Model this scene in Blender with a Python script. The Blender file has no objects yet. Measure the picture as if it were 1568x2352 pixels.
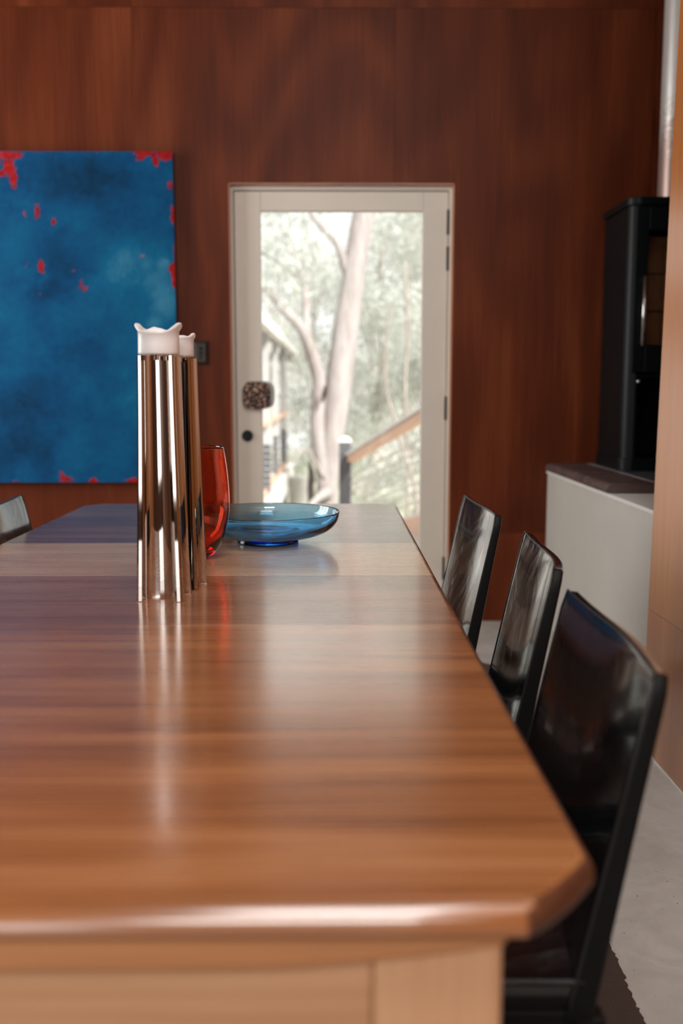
import bpy, bmesh, math, random
import numpy as np
from mathutils import Vector, Matrix, noise as mnoise

random.seed(7)
rng = np.random.default_rng(7)
S = bpy.context.scene
COL = S.collection
R = math.radians

# ------------------------------------------------------------------ camera
cam_data = bpy.data.cameras.new('camera')
cam = bpy.data.objects.new('camera', cam_data)
COL.objects.link(cam)
cam.location = (0, 0, 1.125)
cam.rotation_euler = (R(90 - 7.23), 0, R(-0.5))
cam_data.sensor_fit = 'VERTICAL'
cam_data.sensor_height = 36
cam_data.sensor_width = 24
cam_data.lens = 2200 / 2352 * 36
cam_data.clip_start = 0.05
cam_data.clip_end = 400
cam_data.dof.use_dof = True
cam_data.dof.focus_distance = 2.1
cam_data.dof.aperture_fstop = 2.3
S.camera = cam

# ------------------------------------------------------------------ world, sun, window lights, exposure
world = bpy.data.worlds.new('overcast_sky')
S.world = world
world.use_nodes = True
wn = world.node_tree.nodes['Background']
wn.inputs[0].default_value = (0.95, 0.94, 0.93, 1)
wn.inputs[1].default_value = 1.6

def light(name, typ, loc, rot, energy, size=None, size_y=None, color=(1, 1, 1)):
    d = bpy.data.lights.new(name, typ)
    d.energy = energy
    d.color = color
    if typ == 'AREA':
        d.shape = 'RECTANGLE'
        d.size = size
        d.size_y = size_y
    o = bpy.data.objects.new(name, d)
    o.location = loc
    o.rotation_euler = rot
    COL.objects.link(o)
    return o

sun = light('sun', 'SUN', (3, -6, 12), (R(42), R(34), R(0)), 8.5, color=(1, 0.97, 0.93))
sun.data.angle = R(12)
# daylight entering by the big window in the left wall and the one behind the camera
light('window_daylight_left', 'AREA', (-3.32, 3.58, 1.9), (0, R(-90), 0), 100, 2.4, 1.45, (1, 0.975, 0.945))
light('window_daylight_rear', 'AREA', (-2.1, -3.62, 1.75), (R(90), 0, 0), 28, 1.8, 2.3, (1, 0.975, 0.945))
light('high_window_daylight', 'AREA', (-0.1, -3.62, 3.9), (R(90), 0, 0), 140, 1.9, 0.8, (1, 0.975, 0.945))
light('added_skylight_lamp', 'AREA', (0.15, -0.3, 4.65), (0, 0, 0), 75, 1.3, 1.7, (1, 0.98, 0.96))  # added light in an unseen skylight, brightens the floor and partition
S.view_settings.view_transform = 'Standard'
S.view_settings.look = 'None'
S.view_settings.exposure = 0.0
S.view_settings.gamma = 1.0
S.view_settings.use_curve_mapping = False
S.cycles.max_bounces = 14
S.cycles.transmission_bounces = 12
S.cycles.transparent_max_bounces = 16
S.cycles.use_denoising = True
S.cycles.sample_clamp_indirect = 6.0

# ------------------------------------------------------------------ node helpers
class NT:
    def __init__(self, name):
        self.m = bpy.data.materials.new(name)
        self.m.use_nodes = True
        self.t = self.m.node_tree
        self.b = self.t.nodes['Principled BSDF']
        self.out = self.t.nodes['Material Output']
    def n(self, typ, **kw):
        nd = self.t.nodes.new(typ)
        for k, v in kw.items():
            if k.startswith('i_'):
                key = k[2:]
                key = int(key) if key.isdigit() else key.replace('_', ' ')
                nd.inputs[key].default_value = v
            else:
                setattr(nd, k, v)
        return nd
    def l(self, a, b):
        self.t.links.new(a, b)
    def coords(self, scale=(1, 1, 1), seed=0.0):
        tc = self.n('ShaderNodeTexCoord')
        mp = self.n('ShaderNodeMapping')
        mp.inputs['Scale'].default_value = scale
        oi = self.n('ShaderNodeObjectInfo')
        mu = self.n('ShaderNodeMath', operation='MULTIPLY')
        mu.inputs[1].default_value = seed
        self.l(oi.outputs['Random'], mu.inputs[0])
        cx = self.n('ShaderNodeCombineXYZ')
        for i in range(3):
            self.l(mu.outputs[0], cx.inputs[i])
        self.l(tc.outputs['Object'], mp.inputs['Vector'])
        self.l(cx.outputs[0], mp.inputs['Location'])
        return mp.outputs[0]
    def noise(self, vec, scale=1, detail=2, rough=0.5, dist=0):
        nd = self.n('ShaderNodeTexNoise')
        nd.inputs['Scale'].default_value = scale
        nd.inputs['Detail'].default_value = detail
        nd.inputs['Roughness'].default_value = rough
        nd.inputs['Distortion'].default_value = dist
        self.l(vec, nd.inputs['Vector'])
        return nd.outputs['Fac']
    def math(self, op, a, b=None, clamp=False):
        nd = self.n('ShaderNodeMath', operation=op, use_clamp=clamp)
        for i, v in enumerate((a, b)):
            if v is None:
                continue
            if isinstance(v, (int, float)):
                nd.inputs[i].default_value = v
            else:
                self.l(v, nd.inputs[i])
        return nd.outputs[0]
    def ramp(self, fac, stops):
        nd = self.n('ShaderNodeValToRGB')
        el = nd.color_ramp.elements
        while len(el) < len(stops):
            el.new(0.5)
        for e, (p, c) in zip(el, stops):
            e.position = p
            e.color = (*c, 1) if len(c) == 3 else c
        self.l(fac, nd.inputs[0])
        return nd.outputs[0]
    def mix(self, fac, a, b, blend='MIX'):
        nd = self.n('ShaderNodeMix', data_type='RGBA', blend_type=blend)
        if isinstance(fac, (int, float)):
            nd.inputs[0].default_value = fac
        else:
            self.l(fac, nd.inputs[0])
        for idx, v in ((6, a), (7, b)):
            if isinstance(v, tuple):
                nd.inputs[idx].default_value = (*v, 1) if len(v) == 3 else v
            else:
                self.l(v, nd.inputs[idx])
        return nd.outputs[2]
    def bump(self, h, strength=0.2, dist=0.002):
        nd = self.n('ShaderNodeBump')
        nd.inputs['Strength'].default_value = strength
        nd.inputs['Distance'].default_value = dist
        self.l(h, nd.inputs['Height'])
        self.l(nd.outputs[0], self.b.inputs['Normal'])

def plain(name, color, rough=0.5, metal=0.0, vary=0.06, scale=30, bump=0.0, **kw):
    t = NT(name)
    v = t.coords((1, 1, 1), 5)
    nz = t.noise(v, scale, 4, 0.6)
    c = t.ramp(nz, [(0.25, tuple(x * (1 - vary) for x in color)), (0.75, tuple(min(1, x * (1 + vary)) for x in color))])
    t.l(c, t.b.inputs['Base Color'])
    t.b.inputs['Roughness'].default_value = rough
    t.b.inputs['Metallic'].default_value = metal
    for k, val in kw.items():
        t.b.inputs[k.replace('_', ' ')].default_value = val
    if bump:
        t.bump(nz, bump, 0.003)
    return t.m

def wood(name, dark, mid, light_, grain='Z', rough=0.35, rings=26, fig=(1.5, 0.22), fibre=(170, 3), ringmix=0.45,
         seed=40, blotch=0.35, spec=0.5, coat=0.0, coat_rough=0.1, bump=0.05, streak=0.0, w2=0.42, w3=0.45, coat_ior=1.5, aniso=0.0):
    """veneer / board: contours of a long soft noise give the cathedral figure, stretched noise gives the fibres"""
    t = NT(name)
    def sc(across, along):
        if grain == 'Z': return (across, across, along)
        if grain == 'X': return (along, across, across)
        return (across, along, across)
    v1 = t.coords(sc(*fig), seed)
    n1 = t.noise(v1, 1.0, 2.5, 0.45, 0.3)
    rg = t.math('SINE', t.math('MULTIPLY', n1, rings))
    rg = t.math('MULTIPLY_ADD', rg, 0.5)
    rg.node.inputs[2].default_value = 0.5
    v2 = t.coords(sc(*fibre), seed)
    n2 = t.noise(v2, 1.0, 3, 0.65)
    v3 = t.coords(sc(14, 0.7), seed)
    n3 = t.noise(v3, 1.0, 3, 0.6)
    v4 = t.coords(sc(2.2, 0.8), seed + 3)
    n4 = t.noise(v4, 1.0, 2, 0.5)
    a = t.math('MULTIPLY', rg, ringmix * 0.5)
    b = t.math('MULTIPLY', n2, w2)
    c = t.math('MULTIPLY', n3, w3)
    s = t.math('ADD', t.math('ADD', a, b), c)
    s = t.math('ADD', s, t.math('MULTIPLY', n4, blotch))
    if streak:
        n5 = t.noise(t.coords(sc(55, 1.1), seed + 5), 1.0, 2, 0.7)
        st = t.math('MULTIPLY', t.math('SUBTRACT', n5, 0.5), streak)
        s = t.math('ADD', s, st)
    mean = ringmix * 0.25 + (w2 + w3) * 0.5 + blotch * 0.5
    s = t.math('SUBTRACT', s, mean - 0.5)
    col = t.ramp(s, [(0.24, dark), (0.5, mid), (0.78, light_)])
    t.l(col, t.b.inputs['Base Color'])
    r = t.math('MULTIPLY_ADD', n2, 0.12)
    r.node.inputs[2].default_value = rough - 0.06
    t.l(r, t.b.inputs['Roughness'])
    t.b.inputs['Specular IOR Level'].default_value = spec
    t.b.inputs['Coat Weight'].default_value = coat
    t.b.inputs['Coat Roughness'].default_value = coat_rough
    t.b.inputs['Coat IOR'].default_value = coat_ior
    if aniso:      # fine grooves of the planed grain run along X and spread reflections across them
        t.b.inputs['Anisotropic'].default_value = aniso
        tv = t.n('ShaderNodeCombineXYZ')
        tv.inputs[1].default_value = 1.0
        t.l(tv.outputs[0], t.b.inputs['Tangent'])
    if bump:
        t.bump(n2, bump, 0.001)
    return t.m

M = {}
M['ply_red'] = wood('stained_red_plywood', (0.050, 0.0095, 0.0035), (0.115, 0.024, 0.008), (0.225, 0.058, 0.019), 'Z', rough=0.42,
                    rings=70, fig=(1.0, 0.34), fibre=(150, 3), ringmix=0.24, spec=0.10, blotch=0.42, w2=0.34, w3=0.22, bump=0.02)
M['ply_warm'] = wood('warm_plywood', (0.34, 0.115, 0.032), (0.49, 0.175, 0.050), (0.62, 0.26, 0.09), 'Z', rough=0.30, coat=0.45, coat_rough=0.2,
                     rings=20, fig=(1.0, 0.25), ringmix=0.25, spec=0.5, blotch=0.35, bump=0.03)
M['table_end'] = wood('table_brown_board', (0.20, 0.068, 0.018), (0.39, 0.150, 0.048), (0.56, 0.265, 0.105), 'X', rough=0.28, aniso=0.8,
                      rings=30, fig=(5.5, 0.7), fibre=(190, 4), ringmix=0.35, seed=9, spec=1.0, blotch=0.45, streak=0.3, coat=0.9, coat_rough=0.16, coat_ior=1.75)
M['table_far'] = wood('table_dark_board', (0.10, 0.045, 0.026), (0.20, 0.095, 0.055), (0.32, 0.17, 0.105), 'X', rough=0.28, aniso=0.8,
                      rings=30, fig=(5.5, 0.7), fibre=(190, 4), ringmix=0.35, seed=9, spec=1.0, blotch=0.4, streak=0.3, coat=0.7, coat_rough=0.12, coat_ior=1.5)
M['table_leaf_pale'] = wood('table_pale_leaf', (0.42, 0.23, 0.125), (0.58, 0.35, 0.20), (0.72, 0.47, 0.29), 'X', rough=0.28, aniso=0.8,
                      rings=22, fig=(6, 0.8), fibre=(190, 4), ringmix=0.3, seed=9, spec=1.0, blotch=0.25, streak=0.25, coat=0.7, coat_rough=0.12, coat_ior=1.5)
M['table_leaf_brown'] = wood('table_brown_leaf', (0.17, 0.065, 0.028), (0.29, 0.12, 0.055), (0.42, 0.20, 0.10), 'X', rough=0.28, aniso=0.8,
                      rings=30, fig=(5.5, 0.7), fibre=(190, 4), ringmix=0.35, seed=9, spec=1.0, blotch=0.4, streak=0.3, coat=0.7, coat_rough=0.12, coat_ior=1.6)
M['table_body'] = wood('table_apron_wood', (0.50, 0.26, 0.135), (0.66, 0.38, 0.21), (0.78, 0.50, 0.30), 'X', rough=0.4,
                       rings=20, fig=(5, 0.8), ringmix=0.3, seed=9, spec=0.5, blotch=0.3)
M['table_leg'] = wood('table_leg_wood', (0.50, 0.26, 0.135), (0.66, 0.38, 0.21), (0.78, 0.50, 0.30), 'Z', rough=0.4,
                      rings=20, fig=(5, 0.8), ringmix=0.3, seed=9, spec=0.5, blotch=0.3)
M['end_grain_shade'] = wood('shaded_end_grain', (0.05, 0.018, 0.010), (0.11, 0.042, 0.022), (0.19, 0.08, 0.045), 'X', rough=0.38, fig=(9, 2), fibre=(160, 60), ringmix=0.3, seed=9)  # end grain, darkened as well for the shade on the chamfered corners
M['bowed_strip'] = wood('table_strip_wood', (0.42, 0.19, 0.08), (0.62, 0.29, 0.12), (0.75, 0.40, 0.19), 'X', rough=0.35, rings=20, fig=(5, 0.8), ringmix=0.3, seed=9)
M['reveal'] = wood('door_reveal_wood', (0.22, 0.07, 0.025), (0.34, 0.115, 0.04), (0.45, 0.17, 0.07), 'Z', rough=0.35)
M['white_paint'] = plain('cream_white_paint', (0.66, 0.60, 0.52), 0.45, vary=0.03, scale=8)
M['plinth_paint'] = plain('off_white_render', (0.55, 0.53, 0.48), 0.5, vary=0.05, scale=3.5, bump=0.03)
M['ceiling'] = plain('brown_ceiling_lining', (0.20, 0.12, 0.075), 0.7, vary=0.03, scale=3)
M['inner_wall'] = wood('inner_wall_ply', (0.06, 0.025, 0.012), (0.11, 0.048, 0.024), (0.17, 0.08, 0.04), 'Z', rough=0.4)
M['black'] = plain('black_powder_coat', (0.006, 0.007, 0.008), 0.45, vary=0.1, Specular_IOR_Level=0.25)
M['stove_black'] = plain('stove_black_steel', (0.0035, 0.0055, 0.0065), 0.42, vary=0.1, scale=200, Specular_IOR_Level=0.2)
M['far_glass'] = plain('far_window_glass', (0.22, 0.22, 0.23), 0.1)
M['joint'] = plain('dark_shadow_gap', (0.02, 0.015, 0.012), 0.8)
M['steel'] = plain('brushed_steel', (0.55, 0.54, 0.52), 0.24, 1.0, vary=0.05)
M['hearth_grout'] = plain('pale_grout', (0.50, 0.46, 0.45), 0.8)
M['timber_rail'] = plain('oiled_rail_timber', (0.74, 0.46, 0.33), 0.5, vary=0.06, scale=14)
M['outdoor_white'] = plain('outdoor_white_paint', (0.72, 0.70, 0.67), 0.6, vary=0.04, scale=4)
M['grey_post'] = plain('charcoal_painted_post', (0.085, 0.083, 0.092), 0.6, vary=0.15, scale=25)
M['wing_wall'] = plain('grey_weatherboard', (0.46, 0.44, 0.43), 0.7, vary=0.1, scale=6)
M['roof_metal'] = plain('pale_roof_sheet', (0.62, 0.62, 0.62), 0.5, vary=0.05, scale=4)
M['deck_wood'] = plain('bleached_deck_board', (0.58, 0.52, 0.47), 0.7, vary=0.1, scale=14)
M['concrete_block'] = plain('weathered_block', (0.50, 0.48, 0.44), 0.85, vary=0.15, scale=8, bump=0.3)
M['char'] = plain('charred_wood', (0.03, 0.022, 0.018), 0.9, vary=0.5, scale=20, bump=0.6)
M['sash'] = plain('window_frame_paint', (0.6, 0.56, 0.5), 0.5)

def mk_floor():
    t = NT('polished_concrete')
    v = t.coords()
    n1 = t.noise(v, 1.7, 5, 0.6, 0.4)
    n2 = t.noise(v, 9, 6, 0.65, 1.2)
    n3 = t.noise(v, 90, 2, 0.5)
    s = t.math('ADD', t.math('MULTIPLY', n1, 0.55), t.math('MULTIPLY', n2, 0.45))
    c = t.ramp(s, [(0.35, (0.38, 0.355, 0.33)), (0.52, (0.50, 0.48, 0.45)), (0.68, (0.62, 0.60, 0.57))])
    sp = t.math('GREATER_THAN', n3, 0.73)
    c = t.mix(sp, c, (0.07, 0.05, 0.045))
    t.l(c, t.b.inputs['Base Color'])
    t.b.inputs['Roughness'].default_value = 0.28
    t.bump(n2, 0.05, 0.002)
    return t.m
M['concrete'] = mk_floor()

def mk_rug():
    t = NT('brown_rug_pile')
    v = t.coords()
    n1 = t.noise(v, 260, 3, 0.7)
    n2 = t.noise(v, 40, 3, 0.6)
    c = t.ramp(t.math('MULTIPLY_ADD', n1, 0.7), [(0.2, (0.012, 0.008, 0.006)), (0.8, (0.075, 0.047, 0.036))])
    t.l(c, t.b.inputs['Base Color'])
    t.b.inputs['Roughness'].default_value = 0.95
    t.bump(n1, 1.0, 0.006)
    return t.m
M['rug'] = mk_rug()

def mk_chrome():
    t = NT('mirror_chrome')
    v = t.coords((1, 1, 0.02))
    n = t.noise(v, 60, 2, 0.5)
    t.b.inputs['Base Color'].default_value = (0.60, 0.555, 0.525, 1)
    t.b.inputs['Metallic'].default_value = 1
    r = t.math('MULTIPLY_ADD', n, 0.03)
    r.node.inputs[2].default_value = 0.02
    t.l(r, t.b.inputs['Roughness'])
    return t.m
M['chrome'] = mk_chrome()

def mk_leather():
    t = NT('glossy_black_leather')
    v = t.coords((1, 1, 1), 7)
    n1 = t.noise(v, 7, 3, 0.55, 0.6)
    vo = t.n('ShaderNodeTexVoronoi', i_Scale=420.0)
    t.l(v, vo.inputs['Vector'])
    t.b.inputs['Base Color'].default_value = (0.004, 0.0055, 0.007, 1)
    r = t.math('MULTIPLY_ADD', n1, 0.10)
    r.node.inputs[2].default_value = 0.10
    t.l(r, t.b.inputs['Roughness'])
    t.b.inputs['Specular IOR Level'].default_value = 0.5
    t.b.inputs['Coat Weight'].default_value = 0.5
    t.b.inputs['Coat Roughness'].default_value = 0.07
    h = t.math('ADD', t.math('MULTIPLY', n1, 6.0), t.math('MULTIPLY', vo.outputs['Distance'], 0.12))
    t.bump(h, 0.22, 0.003)
    return t.m
M['leather'] = mk_leather()
M['leather_edge'] = plain('dull_black_leather', (0.0045, 0.0055, 0.006), 0.5, vary=0.2, scale=90, bump=0.1, Specular_IOR_Level=0.18)
M['stitch'] = plain('black_piping', (0.012, 0.014, 0.016), 0.35, vary=0.3, scale=300, bump=0.4)

def mk_glass(name, color, vol, dens, rough=0.0, ior=1.48):
    t = NT(name)
    v = t.coords((1, 1, 2.5), 3)
    n = t.noise(v, 9, 2, 0.5)
    t.b.inputs['Base Color'].default_value = (*color, 1)
    t.b.inputs['Transmission Weight'].default_value = 1.0
    t.b.inputs['Roughness'].default_value = rough
    t.b.inputs['IOR'].default_value = ior
    t.bump(n, 0.10, 0.01)
    va = t.n('ShaderNodeVolumeAbsorption')
    va.inputs['Color'].default_value = (*vol, 1)
    va.inputs['Density'].default_value = dens
    t.l(va.outputs[0], t.out.inputs['Volume'])
    return t.m
M['red_glass'] = mk_glass('red_blown_glass', (1.0, 0.84, 0.66), (0.985, 0.20, 0.03), 300)
M['blue_glass'] = mk_glass('blue_blown_glass', (0.70, 0.92, 1.0), (0.0, 0.66, 0.97), 120)

def mk_pane(name, tint=(0.97, 0.985, 0.975), ior=1.5):
    t = NT(name)
    tr = t.n('ShaderNodeBsdfTransparent')
    v = t.coords((1, 1, 1))
    n = t.noise(v, 0.8, 1, 0.5)
    c = t.ramp(n, [(0.3, tint), (0.7, tuple(x * 0.985 for x in tint))])
    t.l(c, tr.inputs[0])
    gl = t.n('ShaderNodeBsdfGlossy')
    gl.inputs['Roughness'].default_value = 0.0
    fr = t.n('ShaderNodeFresnel')
    fr.inputs['IOR'].default_value = ior
    mx = t.n('ShaderNodeMixShader')
    t.l(fr.outputs[0], mx.inputs[0])
    t.l(tr.outputs[0], mx.inputs[1])
    t.l(gl.outputs[0], mx.inputs[2])
    t.l(mx.outputs[0], t.out.inputs[0])
    return t.m
M['pane'] = mk_pane('door_glass')
M['stove_pane'] = mk_pane('stove_glass', (0.86, 0.80, 0.74), 1.5)

def mk_wax():
    t = NT('white_candle_wax')
    v = t.coords()
    n = t.noise(v, 30, 3, 0.5)
    c = t.ramp(n, [(0.3, (0.83, 0.86, 0.88)), (0.7, (0.88, 0.91, 0.93))])
    t.l(c, t.b.inputs['Base Color'])
    t.b.inputs['Roughness'].default_value = 0.35
    t.b.inputs['Subsurface Weight'].default_value = 0.5
    t.b.inputs['Subsurface Radius'].default_value = (0.02, 0.02, 0.019)
    t.b.inputs['Subsurface Scale'].default_value = 1.0
    t.bump(n, 0.06, 0.002)
    return t.m
M['wax'] = mk_wax()

def mk_brick(name, a, b):
    t = NT(name)
    v = t.coords((1, 1, 1), 8)
    n1 = t.noise(v, 7, 4, 0.6)
    n2 = t.noise(v, 60, 4, 0.7)
    s = t.math('ADD', t.math('MULTIPLY', n1, 0.6), t.math('MULTIPLY', n2, 0.4))
    t.l(t.ramp(s, [(0.3, a), (0.7, b)]), t.b.inputs['Base Color'])
    t.b.inputs['Roughness'].default_value = 0.42
    t.bump(n2, 0.3, 0.002)
    return t.m
M['brick'] = mk_brick('plum_brown_brick', (0.055, 0.032, 0.030), (0.15, 0.10, 0.092))
M['slate'] = mk_brick('blue_black_slate', (0.045, 0.045, 0.055), (0.10, 0.10, 0.115))
M['firebrick'] = mk_brick('sooty_firebrick', (0.35, 0.18, 0.11), (0.55, 0.32, 0.2))

def mk_mosaic():
    t = NT('dark_shell_inlay')
    v = t.coords()
    vo = t.n('ShaderNodeTexVoronoi', i_Scale=150.0)
    t.l(v, vo.inputs['Vector'])
    n1 = t.noise(v, 60, 4, 0.8, 1.5)
    sx = t.n('ShaderNodeSeparateColor')
    t.l(vo.outputs['Color'], sx.inputs[0])
    s = t.math('MULTIPLY', sx.outputs[0], t.math('MULTIPLY', n1, 1.9))
    c = t.ramp(s, [(0.42, (0.012, 0.007, 0.006)), (0.68, (0.05, 0.022, 0.013)), (0.86, (0.42, 0.19, 0.10)), (1.0, (0.7, 0.5, 0.4))])
    t.l(c, t.b.inputs['Base Color'])
    t.b.inputs['Roughness'].default_value = 0.4
    t.b.inputs['Specular IOR Level'].default_value = 0.25
    t.bump(n1, 0.25, 0.002)
    return t.m
M['mosaic'] = mk_mosaic()

def mk_bark(name, a, b, c_):
    t = NT(name)
    v = t.coords((1, 1, 0.18), 11)
    n1 = t.noise(v, 5, 4, 0.6, 0.6)
    n2 = t.noise(v, 22, 4, 0.65)
    s = t.math('ADD', t.math('MULTIPLY', n1, 0.6), t.math('MULTIPLY', n2, 0.4))
    t.l(t.ramp(s, [(0.34, a), (0.5, b), (0.66, c_)]), t.b.inputs['Base Color'])
    t.b.inputs['Roughness'].default_value = 0.85
    t.bump(n2, 0.4, 0.02)
    return t.m
M['bark'] = mk_bark('pale_gum_bark', (0.27, 0.215, 0.20), (0.37, 0.325, 0.315), (0.46, 0.425, 0.415))
M['bark_dark'] = mk_bark('grey_brown_bark', (0.24, 0.19, 0.17), (0.36, 0.30, 0.27), (0.46, 0.41, 0.38))

def mk_leaf(name, a, b):
    t = NT(name)
    v = t.coords((1, 1, 1), 9)
    n1 = t.noise(v, 2.2, 4, 0.8)
    c = t.ramp(n1, [(0.3, a), (0.7, b)])
    t.l(c, t.b.inputs['Base Color'])
    t.b.inputs['Roughness'].default_value = 0.55
    tl = t.n('ShaderNodeBsdfTranslucent')
    t.l(c, tl.inputs[0])
    mx = t.n('ShaderNodeMixShader')
    mx.inputs[0].default_value = 0.4
    t.l(t.b.outputs[0], mx.inputs[1])
    t.l(tl.outputs[0], mx.inputs[2])
    t.l(mx.outputs[0], t.out.inputs[0])
    return t.m
M['leaf_a'] = mk_leaf('grey_green_gum_leaf', (0.46, 0.475, 0.43), (0.66, 0.67, 0.625))
M['leaf_b'] = mk_leaf('pale_olive_gum_leaf', (0.50, 0.51, 0.46), (0.70, 0.70, 0.66))
M['leaf_c'] = mk_leaf('sage_shrub_leaf', (0.55, 0.58, 0.48), (0.74, 0.75, 0.66))
M['ground'] = plain('pale_leaf_litter', (0.50, 0.46, 0.38), 0.95, vary=0.3, scale=3, bump=0.5)

def mk_painting():
    t = NT('blue_abstract_paint')
    at = t.n('ShaderNodeVertexColor', layer_name='paint')
    sc = t.n('ShaderNodeSeparateColor')
    t.l(at.outputs['Color'], sc.inputs[0])
    v = t.coords()
    n1 = t.noise(v, 5, 5, 0.6, 0.3)
    n2 = t.noise(v, 32, 4, 0.7, 0.5)
    n3 = t.noise(v, 22, 6, 0.75, 1.2)
    tone = t.math('ADD', t.math('MULTIPLY', sc.outputs[1], 0.9), t.math('MULTIPLY', t.math('SUBTRACT', n1, 0.5), 0.75))
    tone = t.math('ADD', tone, t.math('MULTIPLY', t.math('SUBTRACT', n2, 0.5), 0.28))
    base = t.ramp(tone, [(0.12, (0.0012, 0.016, 0.045)), (0.42, (0.0015, 0.060, 0.165)), (0.68, (0.003, 0.110, 0.235)), (0.95, (0.04, 0.20, 0.32))])
    ero = t.math('ADD', sc.outputs[0], t.math('MULTIPLY', t.math('SUBTRACT', n3, 0.5), 2.2))
    rm = t.ramp(ero, [(0.52, (0, 0, 0)), (0.64, (1, 1, 1))])
    redc = t.ramp(n2, [(0.3, (0.16, 0.006, 0.010)), (0.6, (0.36, 0.010, 0.010)), (0.85, (0.52, 0.10, 0.07))])
    c = t.mix(rm, base, redc)
    t.l(c, t.b.inputs['Base Color'])
    t.b.inputs['Roughness'].default_value = 0.8
    t.b.inputs['Specular IOR Level'].default_value = 0.12
    t.bump(n2, 0.25, 0.002)
    return t.m
M['painting'] = mk_painting()
M['canvas_side_shade'] = plain('shaded_canvas_side', (0.012, 0.012, 0.016), 0.8)  # sides coloured near black for the shade along the canvas edge
M['bronze'] = plain('dark_bronze_plate', (0.03, 0.019, 0.015), 0.45, 0.3, vary=0.3, scale=60)

# ------------------------------------------------------------------ mesh helpers
def link(name, bm, m, parent=None, smooth=False, bevel=0.0, seg=2):
    me = bpy.data.meshes.new(name)
    bmesh.ops.recalc_face_normals(bm, faces=bm.faces)
    bm.to_mesh(me)
    bm.free()
    o = bpy.data.objects.new(name, me)
    COL.objects.link(o)
    if m is not None:
        me.materials.append(m)
    if smooth:
        for p in me.polygons:
            p.use_smooth = True
    if bevel:
        b = o.modifiers.new('bevel', 'BEVEL')
        b.width = bevel
        b.segments = seg
        b.limit_method = 'ANGLE'
        b.angle_limit = R(35)
    if parent is not None:
        o.parent = parent
    return o

def tag(o, label=None, cat=None, group=None, kind=None):
    if label: o['label'] = label
    if cat: o['category'] = cat
    if group: o['group'] = group
    if kind: o['kind'] = kind
    return o

def empty(name, loc=(0, 0, 0), rz=0.0, **kw):
    o = bpy.data.objects.new(name, None)
    o.empty_display_size = 0.1
    o.location = loc
    o.rotation_euler = (0, 0, rz)
    COL.objects.link(o)
    return tag(o, **kw)

def box(bm, x0, x1, y0, y1, z0, z1):
    vs = [bm.verts.new((x, y, z)) for z in (z0, z1) for y in (y0, y1) for x in (x0, x1)]
    for f in ((0, 2, 3, 1), (4, 5, 7, 6), (0, 1, 5, 4), (2, 6, 7, 3), (0, 4, 6, 2), (1, 3, 7, 5)):
        bm.faces.new([vs[i] for i in f])

def boxo(name, b, m, parent=None, bevel=0.0, seg=2):
    bm = bmesh.new()
    for q in (b if isinstance(b[0], (tuple, list)) else [b]):
        box(bm, *q)
    return link(name, bm, m, parent, bevel=bevel, seg=seg)

def loops(bm, rings, close=True, cap0=True, cap1=True):
    vs = [[bm.verts.new(p) for p in r] for r in rings]
    n = len(vs[0])
    for a, b in zip(vs, vs[1:]):
        for i in range(n if close else n - 1):
            j = (i + 1) % n
            bm.faces.new((a[i], a[j], b[j], b[i]))
    if cap0: bm.faces.new(vs[0][::-1])
    if cap1: bm.faces.new(vs[-1])
    return vs

def tube(bm, pts, radii, n=10, caps=True):
    pts = [Vector(p) for p in pts]
    if isinstance(radii, (int, float)):
        radii = [radii] * len(pts)
    rings = []
    up = None
    for i, p in enumerate(pts):
        d = (pts[min(i + 1, len(pts) - 1)] - pts[max(i - 1, 0)]).normalized()
        if up is None:
            up = Vector((0, 0, 1)) if abs(d.z) < 0.9 else Vector((1, 0, 0))
        s = d.cross(up).normalized()
        up = s.cross(d).normalized()
        rings.append([p + (s * math.cos(2 * math.pi * k / n) + up * math.sin(2 * math.pi * k / n)) * radii[i] for k in range(n)])
    loops(bm, rings, True, caps, caps)

def lathe(bm, prof, n=48, c=(0, 0, 0), closed=False):
    """prof: (r, z) points; r==0 ends become poles; closed joins the last ring to the first"""
    rows = []
    for r, z in prof:
        if r < 1e-6:
            rows.append([bm.verts.new((c[0], c[1], c[2] + z))])
        else:
            rows.append([bm.verts.new((c[0] + r * math.cos(2 * math.pi * k / n), c[1] + r * math.sin(2 * math.pi * k / n), c[2] + z)) for k in range(n)])
    pr = list(zip(rows, rows[1:]))
    if closed:
        pr.append((rows[-1], rows[0]))
    for a, b in pr:
        for k in range(n):
            j = (k + 1) % n
            if len(a) == 1 and len(b) == 1: continue
            if len(a) == 1: bm.faces.new((a[0], b[j], b[k]))
            elif len(b) == 1: bm.faces.new((a[k], a[j], b[0]))
            else: bm.faces.new((a[k], a[j], b[j], b[k]))

def smooth_prof(pts, sub=6):
    """Catmull-Rom through (r, z)"""
    out = []
    n = len(pts)
    for i in range(n - 1):
        p0, p1, p2, p3 = pts[max(i - 1, 0)], pts[i], pts[i + 1], pts[min(i + 2, n - 1)]
        for s in range(sub):
            t = s / sub
            out.append(tuple(0.5 * ((2 * p1[k]) + (-p0[k] + p2[k]) * t + (2 * p0[k] - 5 * p1[k] + 4 * p2[k] - p3[k]) * t * t + (-p0[k] + 3 * p1[k] - 3 * p2[k] + p3[k]) * t ** 3) for k in range(len(p1))))
    out.append(pts[-1])
    return out

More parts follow.
